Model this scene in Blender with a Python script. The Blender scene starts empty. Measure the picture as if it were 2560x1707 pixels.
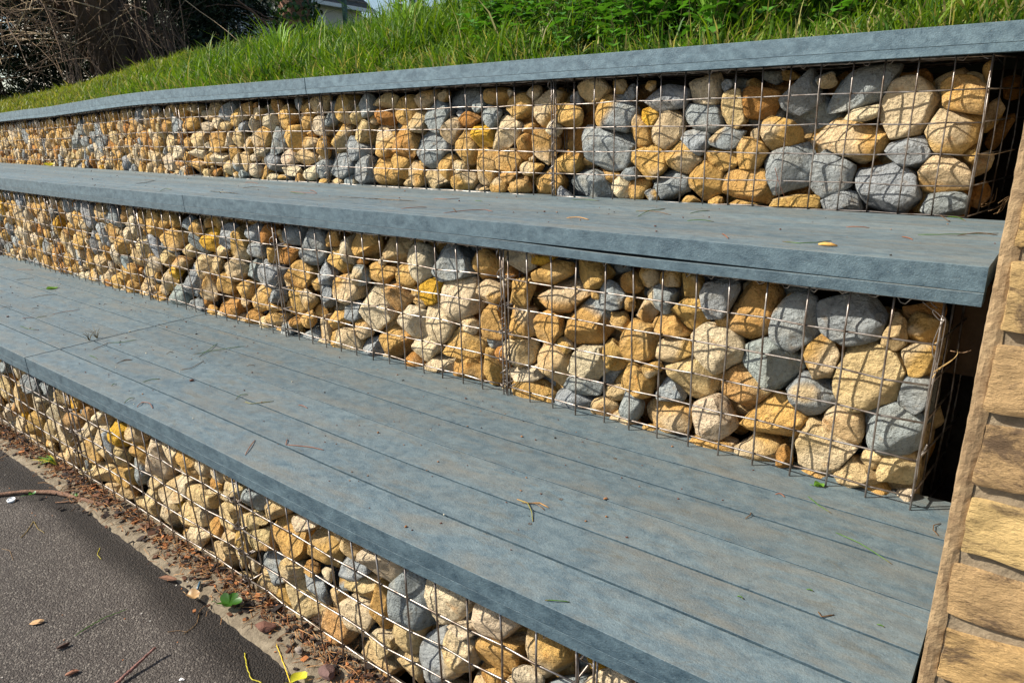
import bpy, bmesh, math, random
import numpy as np
from mathutils import Vector, Matrix
random.seed(7); rng = np.random.default_rng(11)
SC = bpy.context.scene; COL = SC.collection
# ------------------------------------------------------------------ camera, sky, sun, exposure
CAM = np.array([0.09701, -2.10788, -0.10971]); YAW, PIT, ROL = -0.62454, -0.31179, -0.02574; FOC = 1747.56
def cam_axes():
    f = np.array([math.sin(YAW)*math.cos(PIT), math.cos(YAW)*math.cos(PIT), math.sin(PIT)])
    r = np.array([math.cos(YAW), -math.sin(YAW), 0.0]); u = np.cross(r, f)
    c, s = math.cos(ROL), math.sin(ROL)
    return c*r+s*u, -s*r+c*u, f
RT, UP, FW = cam_axes()
cam = bpy.data.objects.new('camera', bpy.data.cameras.new('camera')); COL.objects.link(cam)
cam.matrix_world = Matrix(((RT[0], UP[0], -FW[0], CAM[0]), (RT[1], UP[1], -FW[1], CAM[1]), (RT[2], UP[2], -FW[2], CAM[2]), (0, 0, 0, 1)))
cam.data.sensor_width = 36; cam.data.lens = FOC/2560*36; cam.data.clip_start = 0.05; cam.data.clip_end = 3000
SC.camera = cam
SUN_DIR = Vector((1.35, 1.0, -1.32)).normalized()          # the way the light travels
world = bpy.data.worlds.new('World'); SC.world = world; world.use_nodes = True
wn = world.node_tree; wn.nodes.clear()
sky = wn.nodes.new('ShaderNodeTexSky'); sky.sky_type = 'NISHITA'; sky.sun_disc = False
sky.sun_elevation = math.asin(-SUN_DIR.z); sky.sun_rotation = math.atan2(-SUN_DIR.x, -SUN_DIR.y)
bg = wn.nodes.new('ShaderNodeBackground'); bg.inputs['Strength'].default_value = 0.085
wo = wn.nodes.new('ShaderNodeOutputWorld'); wn.links.new(sky.outputs[0], bg.inputs[0]); wn.links.new(bg.outputs[0], wo.inputs[0])
sd = bpy.data.lights.new('sun', 'SUN'); sd.energy = 5.0; sd.angle = math.radians(0.5); sd.color = (1.0, 0.94, 0.82)
sun = bpy.data.objects.new('sun', sd); COL.objects.link(sun); sun.rotation_euler = SUN_DIR.to_track_quat('-Z', 'Y').to_euler()
sun.location = (-6, -6, 8)
SC.view_settings.view_transform = 'Standard'; SC.view_settings.look = 'None'
SC.view_settings.exposure = 0.92; SC.view_settings.gamma = 1.0; SC.view_settings.use_curve_mapping = False

def ray(x, y): return FW + RT*(x-1280)/FOC - UP*(y-853.5)/FOC
def at(x, y, dist):
    d = ray(x, y); return CAM + d/np.linalg.norm(d)*dist
def on_z(x, y, z):
    d = ray(x, y); return CAM + d*(z-CAM[2])/d[2]
def on_y(x, y, Y):
    d = ray(x, y); return CAM + d*(Y-CAM[1])/d[1]
def project(P):
    d = np.asarray(P) - CAM; z = d@FW
    return 1280+FOC*(d@RT)/z, 853.5-FOC*(d@UP)/z, z

# ------------------------------------------------------------------ object helpers
def mesh_obj(name, V, F, mat, parent=None, smooth=True, col=None, uv=None):
    """V (n,3) array, F list/array of polygons (uniform arrays are fastest)"""
    me = bpy.data.meshes.new(name); V = np.asarray(V, np.float32)
    me.vertices.add(len(V)); me.vertices.foreach_set('co', V.ravel())
    if isinstance(F, np.ndarray):
        k = F.shape[1]; n = len(F); idx = F.ravel().astype(np.int32)
        starts = (np.arange(n)*k).astype(np.int32)
    else:
        idx = np.array([i for f in F for i in f], np.int32); ln = np.array([len(f) for f in F]); n = len(F)
        starts = np.concatenate(([0], np.cumsum(ln)[:-1])).astype(np.int32)
    me.loops.add(len(idx)); me.loops.foreach_set('vertex_index', idx)
    me.polygons.add(n); me.polygons.foreach_set('loop_start', starts)
    me.polygons.foreach_set('use_smooth', np.full(n, bool(smooth)))
    me.update(calc_edges=True); me.validate()
    if col is not None:
        a = me.color_attributes.new('tone', 'FLOAT_COLOR', 'POINT')
        c = np.ones((len(V), 4), np.float32); c[:, :col.shape[1]] = col
        a.data.foreach_set('color', c.ravel())
    if mat: me.materials.append(mat)
    o = bpy.data.objects.new(name, me); COL.objects.link(o)
    if parent: o.parent = parent
    return o
def tag(o, label=None, cat=None, group=None, kind=None):
    if label: o['label'] = label
    if cat: o['category'] = cat
    if group: o['group'] = group
    if kind: o['kind'] = kind
    return o
def empty(name, loc=(0, 0, 0)):
    o = bpy.data.objects.new(name, None); COL.objects.link(o); o.location = loc; o.empty_display_size = .05
    return o
class MB:
    def __init__(s): s.v = []; s.f = []; s.c = []; s.n = 0
    def add(s, V, F, col=None):
        V = np.asarray(V, float); s.v.append(V); s.f += [tuple(int(i)+s.n for i in f) for f in F]; s.n += len(V)
        s.c.append(np.tile(np.asarray(col if col is not None else (1, 1, 1), float), (len(V), 1)) if col is None or np.ndim(col) == 1 else np.asarray(col))
    def tube(s, P, r, k=6, col=None, cap=True):
        P = np.asarray(P, float); n = len(P); r = np.broadcast_to(np.asarray(r, float), (n,))
        T = np.gradient(P, axis=0); T /= np.linalg.norm(T, axis=1)[:, None]+1e-12
        a = np.array([0, 0, 1.]) if abs(T[0][2]) < .9 else np.array([1., 0, 0])
        N = np.cross(T[0], a); N /= np.linalg.norm(N); V = []
        for i in range(n):
            N = N - T[i]*(N@T[i]); N /= np.linalg.norm(N)+1e-12; B = np.cross(T[i], N)
            for j in range(k):
                t = 2*math.pi*j/k; V.append(P[i]+r[i]*(math.cos(t)*N+math.sin(t)*B))
        F = [(i*k+j, i*k+(j+1) % k, (i+1)*k+(j+1) % k, (i+1)*k+j) for i in range(n-1) for j in range(k)]
        if cap: F += [tuple(range(k))[::-1], tuple((n-1)*k+j for j in range(k))]
        s.add(V, F, col)
    def box(s, c, d, R=None, col=None):
        V = np.array([[x, y, z] for x in (-.5, .5) for y in (-.5, .5) for z in (-.5, .5)])*np.asarray(d)
        if R is not None: V = V@np.asarray(R).T
        s.add(V+np.asarray(c), [(0, 1, 3, 2), (4, 6, 7, 5), (0, 4, 5, 1), (2, 3, 7, 6), (0, 2, 6, 4), (1, 5, 7, 3)], col)
    def build(s, name, mat, parent=None, smooth=False):
        return mesh_obj(name, np.concatenate(s.v), s.f, mat, parent, smooth, np.concatenate(s.c))

# ------------------------------------------------------------------ materials
def mat_new(name):
    m = bpy.data.materials.new(name); m.use_nodes = True; t = m.node_tree; t.nodes.clear()
    o = t.nodes.new('ShaderNodeOutputMaterial'); b = t.nodes.new('ShaderNodeBsdfPrincipled'); t.links.new(b.outputs[0], o.inputs[0])
    return m, t, b
class G:
    """tiny node helper"""
    def __init__(s, t): s.t = t
    def n(s, typ, **kw):
        nd = s.t.nodes.new(typ)
        for k, v in kw.items():
            if k in nd.inputs.keys(): s.put(nd.inputs[k], v)
            else: setattr(nd, k, v)
        return nd
    def put(s, sock, v):
        if isinstance(v, bpy.types.NodeSocket): s.t.links.new(v, sock)
        else: sock.default_value = v
    def noise(s, vec, scale, detail=4, rough=.55, dist=0):
        return s.n('ShaderNodeTexNoise', Vector=vec, Scale=scale, Detail=detail, Roughness=rough, Distortion=dist).outputs[0]
    def pos(s): return s.n('ShaderNodeNewGeometry').outputs['Position']
    def scl(s, vec, x, y, z):
        m = s.n('ShaderNodeMapping'); s.put(m.inputs['Vector'], vec); m.inputs['Scale'].default_value = (x, y, z); return m.outputs[0]
    def ramp(s, f, stops):
        r = s.n('ShaderNodeValToRGB'); s.put(r.inputs[0], f); e = r.color_ramp.elements
        while len(e) < len(stops): e.new(.5)
        for i, (p, c) in enumerate(stops):
            e[i].position = p; e[i].color = (c, c, c, 1) if not hasattr(c, '__len__') else (*c, 1)
        return r.outputs[0]
    def mix(s, f, a, b, mode='MIX'):
        m = s.n('ShaderNodeMix', data_type='RGBA', blend_type=mode)
        s.put(m.inputs[0], f)
        for k, v in ((6, a), (7, b)):
            s.put(m.inputs[k], (*v, 1) if isinstance(v, tuple) and len(v) == 3 else v)
        return m.outputs[2]
    def math(s, op, a, b=0.0):
        m = s.n('ShaderNodeMath', operation=op); s.put(m.inputs[0], a); s.put(m.inputs[1], b); return m.outputs[0]
    def attr(s, name='tone'): return s.n('ShaderNodeAttribute', attribute_name=name).outputs['Color']
    def bump(s, h, strength, dist, normal=None):
        b = s.n('ShaderNodeBump'); s.put(b.inputs['Height'], h); b.inputs['Strength'].default_value = strength; b.inputs['Distance'].default_value = dist
        if normal: s.put(b.inputs['Normal'], normal)
        return b.outputs[0]
def vor(g, vec, scale, feature='F1', rnd=1.0):
    v = g.n('ShaderNodeTexVoronoi', feature=feature); g.put(v.inputs['Vector'], vec); v.inputs['Scale'].default_value = scale
    v.inputs['Randomness'].default_value = rnd
    return v.outputs['Distance']

def m_stone():
    m, t, b = mat_new('rough_stone'); g = G(t); p = g.pos(); c = g.attr()
    n1 = g.noise(p, 38, 6, .65); n2 = g.noise(p, 140, 5, .7); n3 = g.noise(p, 16, 3, .5)
    lum = g.ramp(n1, [(.28, .68), (.48, 1.0), (.72, 1.2)])
    col = g.mix(1.0, c, lum, 'MULTIPLY')
    pale = g.mix(.45, c, (.60, .50, .33))
    col = g.mix(g.ramp(n3, [(.52, 0), (.72, .55)]), col, g.mix(1.0, pale, lum, 'MULTIPLY'))
    rust = g.mix(1.0, c, (.95, .62, .35), 'MULTIPLY')
    col = g.mix(g.ramp(g.noise(p, 27, 4, .6), [(.60, 0), (.78, .7)]), col, rust)
    pits = g.ramp(n2, [(.31, .45), (.42, .95), (.58, 1.05), (.74, 1.4)])
    col = g.mix(1.0, col, pits, 'MULTIPLY')
    g.put(b.inputs['Base Color'], col); b.inputs['Roughness'].default_value = .93; b.inputs['Specular IOR Level'].default_value = .22
    v = vor(g, g.mix(.06, p, g.n('ShaderNodeTexNoise', Vector=p, Scale=20.0).outputs['Color']), 46)
    h = g.math('ADD', g.math('MULTIPLY', g.noise(p, 30, 10, .68), 1.0), g.math('MULTIPLY', v, .28))
    h = g.math('ADD', h, g.math('ADD', g.math('MULTIPLY', g.noise(p, 95, 6, .7), .42), g.math('MULTIPLY', g.noise(p, 300, 3, .6), .14)))
    g.put(b.inputs['Normal'], g.bump(h, 1.0, .042))
    return m
def m_deck():
    m, t, b = mat_new('recycled_plastic'); g = G(t); p0 = g.pos(); p = g.n('ShaderNodeVectorMath', operation='MULTIPLY_ADD'); g.put(p.inputs[0], g.attr()); p.inputs[1].default_value = (37, 91, 53); g.put(p.inputs[2], p0); p = p.outputs[0]
    st = g.noise(g.scl(p, 1.6, 6, 6), 2.6, 9, .70, .5); st2 = g.noise(g.scl(p, 3.0, 9, 9), 4.0, 9, .72, .7); fi = g.noise(g.scl(p, 40, 55, 55), 6, 6, .72)
    cloud = g.noise(g.scl(p, 7, 10, 10), 4.0, 9, .72, .4)
    # darker mottled blue skin of the upright faces
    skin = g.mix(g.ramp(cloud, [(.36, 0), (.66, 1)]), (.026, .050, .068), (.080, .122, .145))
    # paler blend with brown stains for the faces that look up
    top_tone = g.mix(g.ramp(cloud, [(.34, 0), (.62, 1)]), (.062, .096, .116), (.132, .172, .184))
    top_tone = g.mix(g.ramp(st, [(.45, 0), (.66, .62), (.85, .8)]), top_tone, (.165, .152, .122))
    top_tone = g.mix(g.ramp(st2, [(.54, 0), (.70, .62), (.9, .8)]), top_tone, (.100, .090, .064))
    top_tone = g.mix(g.ramp(g.noise(g.scl(p, 7, 15, 15), 7, 8, .72, .6), [(.60, 0), (.74, .5)]), top_tone, (.235, .262, .262))
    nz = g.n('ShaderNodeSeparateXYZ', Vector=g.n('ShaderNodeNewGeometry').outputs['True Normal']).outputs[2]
    col = g.mix(g.ramp(nz, [(.6, 0), (.9, 1)]), skin, top_tone)
    col = g.mix(1.0, col, g.ramp(fi, [(.25, .74), (.5, 1.0), (.8, 1.24)]), 'MULTIPLY')
    scr = g.noise(g.scl(p, 14, 90, 90), 5, 4, .7)
    col = g.mix(g.ramp(scr, [(.64, 0), (.74, .35)]), col, (.26, .28, .28))
    spk = vor(g, p, 120)
    col = g.mix(g.ramp(spk, [(.045, .5), (.085, 0)]), col, (.30, .28, .22))
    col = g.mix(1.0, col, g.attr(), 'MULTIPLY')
    g.put(b.inputs['Base Color'], col)
    g.put(b.inputs['Roughness'], g.ramp(st2, [(.3, .46), (.7, .66)])); b.inputs['Specular IOR Level'].default_value = .42
    h = g.math('ADD', g.noise(g.scl(p, 30, 40, 40), 8, 7, .72), g.math('MULTIPLY', g.noise(p, 300, 3, .6), .5))
    h = g.math('ADD', h, g.math('MULTIPLY', g.noise(g.scl(p, 8, 10, 10), 3, 6, .6), .5))
    g.put(b.inputs['Normal'], g.bump(h, .5, .003))
    return m
def m_wire():
    m, t, b = mat_new('galvanised_wire'); g = G(t); p = g.pos()
    n = g.noise(p, 30, 4, .6)
    g.put(b.inputs['Base Color'], g.ramp(n, [(.35, (.11, .08, .06)), (.62, (.33, .30, .28))])); b.inputs['Metallic'].default_value = .9
    g.put(b.inputs['Roughness'], g.ramp(n, [(.3, .52), (.7, .38)]))
    g.put(b.inputs['Normal'], g.bump(g.noise(p, 300, 3, .6), .3, .001))
    return m
def m_simple(name, a, c=None, scale=20, rough=.8, bump=.4, bd=.003, metal=0, attr=False, spec=.3):
    m, t, b = mat_new(name); g = G(t); p = g.pos(); n = g.noise(p, scale, 6, .65)
    col = g.mix(g.ramp(n, [(.32, 0), (.68, 1)]), a, c or a)
    if attr: col = g.mix(1.0, g.attr(), g.ramp(n, [(.3, .72), (.7, 1.2)]), 'MULTIPLY')
    g.put(b.inputs['Base Color'], col); b.inputs['Roughness'].default_value = rough; b.inputs['Metallic'].default_value = metal
    b.inputs['Specular IOR Level'].default_value = spec
    if bump: g.put(b.inputs['Normal'], g.bump(g.noise(p, scale*3, 8, .7), bump, bd))
    return m
def m_asphalt():
    m, t, b = mat_new('asphalt'); g = G(t); p = g.pos()
    v = vor(g, p, 230); n = g.noise(p, 5, 5, .6); f = g.noise(p, 420, 3, .6)
    col = g.mix(g.ramp(n, [(.3, 0), (.7, 1)]), (.066, .053, .046), (.104, .087, .076))
    stone = g.n('ShaderNodeTexVoronoi'); g.put(stone.inputs['Vector'], p); stone.inputs['Scale'].default_value = 230
    col = g.mix(g.ramp(stone.outputs['Color'], [(.60, 0), (.93, .85)]), col, (.25, .22, .19))
    col = g.mix(1.0, col, g.ramp(v, [(.1, 1.3), (.5, .6)]), 'MULTIPLY')
    col = g.mix(1.0, col, g.ramp(f, [(.3, .5), (.7, 1.5)]), 'MULTIPLY')
    # damp, dirt-dark band where the path meets the kerb strip
    col = g.mix(g.n('ShaderNodeAttribute', attribute_name='tone').outputs['Fac'], col, g.mix(1.0, col, (.22, .19, .17), 'MULTIPLY'))
    g.put(b.inputs['Base Color'], col); b.inputs['Roughness'].default_value = .85; b.inputs['Specular IOR Level'].default_value = .35
    h = g.math('ADD', g.math('MULTIPLY', v, -1.0), g.math('MULTIPLY', g.noise(p, 380, 3, .7), .8))
    h = g.math('ADD', h, g.math('MULTIPLY', vor(g, p, 110), -.25))
    g.put(b.inputs['Normal'], g.bump(h, 1.0, .0042))
    return m
def m_leafy(name, trans=.25, rough=.5):
    m, t, b = mat_new(name); g = G(t)
    c = g.attr(); g.put(b.inputs['Base Color'], c); b.inputs['Roughness'].default_value = rough
    b.inputs['Specular IOR Level'].default_value = .35
    tr = g.n('ShaderNodeBsdfTranslucent'); g.put(tr.inputs['Color'], g.mix(1.0, c, (1.5, 1.5, .7), 'MULTIPLY'))
    mx = g.n('ShaderNodeMixShader'); mx.inputs[0].default_value = trans
    t.links.new(b.outputs[0], mx.inputs[1]); t.links.new(tr.outputs[0], mx.inputs[2])
    t.links.new(mx.outputs[0], [n for n in t.nodes if n.type == 'OUTPUT_MATERIAL'][0].inputs[0])
    return m
def m_brick():
    m, t, b = mat_new('buff_brick'); g = G(t); p0 = g.pos(); c = g.attr(); p = g.n('ShaderNodeVectorMath', operation='MULTIPLY_ADD'); g.put(p.inputs[0], c); p.inputs[1].default_value = (37, 91, 53); g.put(p.inputs[2], p0); p = p.outputs[0]
    col = g.mix(1.0, c, g.ramp(g.noise(p, 26, 8, .7), [(.28, .62), (.5, 1.0), (.75, 1.15)]), 'MULTIPLY')
    dk = g.noise(g.scl(p, 8, 8, 17), 1.3, 9, .76, .7)
    col = g.mix(g.ramp(dk, [(.50, 0), (.60, .78), (.75, .92)]), col, (.085, .055, .038))
    col = g.mix(g.ramp(g.noise(p, 130, 4, .65), [(.63, 0), (.74, .6)]), col, (.13, .085, .055))
    g.put(b.inputs['Base Color'], col); b.inputs['Roughness'].default_value = .9; b.inputs['Specular IOR Level'].default_value = .25
    h = g.math('ADD', g.noise(g.scl(p, 22, 22, 48), 1.6, 10, .72), g.math('MULTIPLY', g.noise(p, 240, 3, .6), .12))
    g.put(b.inputs['Normal'], g.bump(h, 1.0, .012))
    return m
M = dict(stone=m_stone(), deck=m_deck(), wire=m_wire(), asphalt=m_asphalt(), brick=m_brick(),
    mortar=m_simple('mortar', (.17, .13, .085), (.32, .25, .165), 60, .95, .8, .004),
    edge=m_simple('mortar_edge', (.20, .13, .07), (.40, .28, .155), 50, .95, .8, .004),
    kerb=m_simple('concrete_kerb', (.105, .082, .055), (.25, .205, .145), 34, .95, 1.0, .005),
    soil=m_simple('soil', (.022, .017, .012), (.05, .038, .026), 25, 1.0, .8, .01),
    grass=m_leafy('grass_blade', .30, .62), leaf=m_leafy('leaf', .25, .4), dark=m_leafy('conifer_needles', .08, .6),
    bark=m_simple('bark', (.05, .035, .025), (.17, .12, .085), 22, .95, 1.0, .02, attr=True),
    chip=m_simple('litter', (.1, .05, .03), (.2, .1, .06), 90, .9, .6, .002, attr=True),
    timber=m_simple('timber', (.07, .042, .022), (.15, .09, .048), 18, .85, .6, .003),
    plastic=m_simple('white_plastic', (.62, .66, .70), (.72, .74, .76), 10, .35, 0, 0, spec=.5),
    blue=m_simple('blue_plastic', (.03, .08, .13), (.05, .12, .18), 10, .3, 0, 0, spec=.5),
    green=m_simple('green_paint', (.010, .055, .040), (.016, .075, .055), 12, .45, 0, 0, spec=.5),
    render=m_simple('pale_render', (.50, .45, .38), (.62, .57, .50), 2.0, .9, 0, 0),
    tile=m_simple('roof_tile', (.055, .042, .038), (.10, .08, .07), 3.0, .85, 0, 0),
    orange=m_simple('orange_brick', (.42, .17, .06), (.60, .27, .09), 6, .9, 0, 0),
    white=m_simple('white_paint', (.74, .74, .74), (.8, .8, .8), 6, .5, 0, 0),
    glass=m_simple('window_glass', (.05, .07, .09), (.07, .09, .12), 2, .12, 0, 0, spec=.8),
    steel=m_simple('screw_steel', (.25, .24, .22), (.4, .38, .35), 90, .4, 0, 0, metal=.9))

# ------------------------------------------------------------------ plan of the three curved tiers (metres)
CELL = 0.0762
def polyline(P, ext, hd):
    P = [np.array(p, float) for p in P]
    a = math.radians(hd); P.append(P[-1]+ext*np.array([-math.cos(a), math.sin(a)])); return P
CH = {'U': polyline([(0, 0), (-1.2192, -.0019), (-2.4376, .0414), (-3.6561, .0829), (-4.8663, .2309), (-6.0797, .3497)], 2.44, 6.0),
      'M': polyline([(.0243, -.7184), (-.9645, -.6585), (-1.9546, -.6284), (-2.9446, -.5932), (-3.9338, -.5408)], 2.97, 4.0),
      'L': polyline([(-.3533, -1.3067), (-.8486, -1.3030), (-1.3429, -1.2728), (-1.8377, -1.2494), (-2.3327, -1.2322)], 2.0, 2.4)}
TOP = {'U': 0.0, 'M': -.4378, 'L': -.9244}
FRONT_EXT = {'U': 0.0, 'M': 2.5, 'L': 2.3}
def plan_raw(t, s):
    P = CH[t]
    if s < 0:
        a = math.radians(FRONT_EXT[t]); e = np.array([-math.cos(a), math.sin(a)]); return P[0]+e*s, e
    for a, b in zip(P[:-1], P[1:]):
        L = np.hypot(*(b-a))
        if s <= L: return a+(b-a)/L*s, (b-a)/L
        s -= L
    return b+(b-a)/L*s, (b-a)/L
def sag(x): 
    q = min(max((-x-4.0)/2.2, 0), 1.6); return -.04*q*q*(3-2*min(q, 1.0))/(1 if q <= 1 else q)
def pt(t, s, off=0.0, z=0.0, smooth=0.0):
    """point at arc length s, off metres behind the basket front, height z"""
    if smooth:
        k = np.linspace(-smooth, smooth, 7); q = np.mean([plan_raw(t, s+i)[0] for i in k], 0); e = np.mean([plan_raw(t, s+i)[1] for i in k], 0); e /= np.hypot(*e)
    else: q, e = plan_raw(t, s)
    n = np.array([e[1], -e[0]]);
    if n[1] < 0: n = -n
    q = q+n*off
    return np.array([q[0], q[1], z + (sag(q[0]) if t == 'U' else 0)])
def s_at_x(t, x):
    lo, hi = -1.0, 9.0
    for _ in range(40):
        m = (lo+hi)/2
        if plan_raw(t, m)[0][0] > x: lo = m
        else: hi = m
    return lo
WORDS = ['zeroth', 'first', 'second', 'third', 'fourth', 'fifth', 'sixth', 'seventh', 'eighth', 'ninth', 'tenth', 'eleventh', 'twelfth', 'thirteenth', 'fourteenth', 'fifteenth', 'sixteenth', 'seventeenth', 'eighteenth', 'nineteenth', 'twentieth']
TIER = {'U': 'top', 'M': 'middle', 'L': 'bottom'}
# ------------------------------------------------------------------ decks: planks of grey recycled plastic laid along the curve
def sweep(t, s0, s1, prof, base, step=.12, dz=None, smooth=.28):
    """prof: closed list of (off, z) measured from the tier front; returns V,F"""
    n = max(2, int(abs(s1-s0)/step)+1); S = np.linspace(s0, s1, n); V = []; k = len(prof)
    for s in S:
        for (o, z) in prof:
            a = dz(s, o, z) if dz else (o, z)
            V.append(pt(t, s, a[0], base+a[1], smooth))
    F = [(i*k+j, i*k+(j+1) % k, (i+1)*k+(j+1) % k, (i+1)*k+j) for i in range(n-1) for j in range(k)]
    F += [tuple(range(k))[::-1], tuple((n-1)*k+j for j in range(k))]
    return np.array(V), F
def plank_prof(o0, o1, z0, z1, tilt=0.0, r=.0006):
    P = [(o0, z0), (o1, z0), (o1, z1-r), (o1-r*.4, z1-r*.35), (o1-r, z1), (o0+r, z1), (o0+r*.4, z1-r*.35), (o0, z1-r)]
    return [(o, z-tilt*o) for o, z in P]
def deck_panel(t, name, label, s0, s1, front, widths, ztop, thick, low, tilt=0, wedge=None, group='plank decks topping the stone tiers'):
    root = empty(name, tuple(pt(t, (s0+s1)/2, 0, ztop))); tag(root, label, 'bench deck', group)
    inv = -np.array(root.location)
    o = front
    for i, (w, gap) in enumerate(widths):
        V, F = sweep(t, s0, s1, plank_prof(o, o+w-gap, -thick, 0, tilt), ztop)
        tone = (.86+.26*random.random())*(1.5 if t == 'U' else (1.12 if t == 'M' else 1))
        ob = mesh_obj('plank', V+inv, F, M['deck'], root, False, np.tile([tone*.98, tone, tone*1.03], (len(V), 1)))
        o += w
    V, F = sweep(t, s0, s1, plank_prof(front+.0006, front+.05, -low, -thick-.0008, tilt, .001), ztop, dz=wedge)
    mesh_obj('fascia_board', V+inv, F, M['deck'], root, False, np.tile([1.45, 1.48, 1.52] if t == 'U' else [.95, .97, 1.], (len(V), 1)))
    return root
def wedgeM(s, o, z):
    g = .0065*math.exp(-((s-.62)/.30)**2); r = max(0, 1-s/.55)
    return (o-.006*min(1, r*1.3)*(1 if o < .03 else 0), z-g*(1 if z > -.06 else .8))
def s_x(t, x): return s_at_x(t, x)
UW = [(.1, .0025)]*3
sU = [s_x('U', x) for x in (.079, -2.497, -5.52)]
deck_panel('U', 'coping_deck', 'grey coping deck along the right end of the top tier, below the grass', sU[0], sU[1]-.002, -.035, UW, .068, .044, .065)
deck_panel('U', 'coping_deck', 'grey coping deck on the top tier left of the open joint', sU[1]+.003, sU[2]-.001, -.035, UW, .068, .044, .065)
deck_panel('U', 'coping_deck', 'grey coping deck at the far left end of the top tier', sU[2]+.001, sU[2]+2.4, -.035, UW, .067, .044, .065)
MW = [(.1, .004), (.1, .0006), (.1, .0005), (.1, .0006), (.1, .0005), (.1, .0006), (.12, .001)]
sM = [s_x('M', x) for x in (.079, -2.49, -5.1)]
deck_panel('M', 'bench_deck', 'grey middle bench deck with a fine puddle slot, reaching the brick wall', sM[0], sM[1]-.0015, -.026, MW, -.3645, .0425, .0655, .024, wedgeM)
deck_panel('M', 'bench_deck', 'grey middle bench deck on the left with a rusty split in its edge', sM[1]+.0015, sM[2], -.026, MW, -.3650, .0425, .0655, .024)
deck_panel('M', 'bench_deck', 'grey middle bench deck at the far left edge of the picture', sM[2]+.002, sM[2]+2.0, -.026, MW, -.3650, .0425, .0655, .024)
LW = [(.111, .0056), (.111, .0050), (.111, .0026), (.111, .0056), (.111, .0048), (.15, .001)]
sL = [s_x('L', x) for x in (.079, -2.548)]
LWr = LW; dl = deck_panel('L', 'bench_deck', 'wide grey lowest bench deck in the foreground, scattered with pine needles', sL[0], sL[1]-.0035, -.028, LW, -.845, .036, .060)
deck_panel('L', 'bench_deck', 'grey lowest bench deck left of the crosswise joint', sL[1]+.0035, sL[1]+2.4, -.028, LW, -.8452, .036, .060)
# countersunk screws in the foreground deck
for (px, py) in ((1538, 1146), (1402, 1247.6), (1325, 1309)):
    c = on_z(px, py, -.845); b = MB()
    R1 = [c+np.array([math.cos(a)*.0042, math.sin(a)*.0042, .0006]) for a in np.linspace(0, 2*math.pi, 13)[:-1]]
    R2 = [c+np.array([math.cos(a)*.0030, math.sin(a)*.0030, -.0001+.0009]) for a in np.linspace(0, 2*math.pi, 13)[:-1]]
    R3 = [c+np.array([math.cos(a)*.0012, math.sin(a)*.0012, .0003]) for a in np.linspace(0, 2*math.pi, 13)[:-1]]
    V = R1+R2+R3; F = [(i, (i+1) % 12, 12+(i+1) % 12, 12+i) for i in range(12)]+[(12+i, 12+(i+1) % 12, 24+(i+1) % 12, 24+i) for i in range(12)]+[tuple(range(24, 36))]
    b.add(np.array(V)-np.array(dl.location), F, (.6, .6, .6)); b.build('screw', M['steel'], dl, True)

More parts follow.
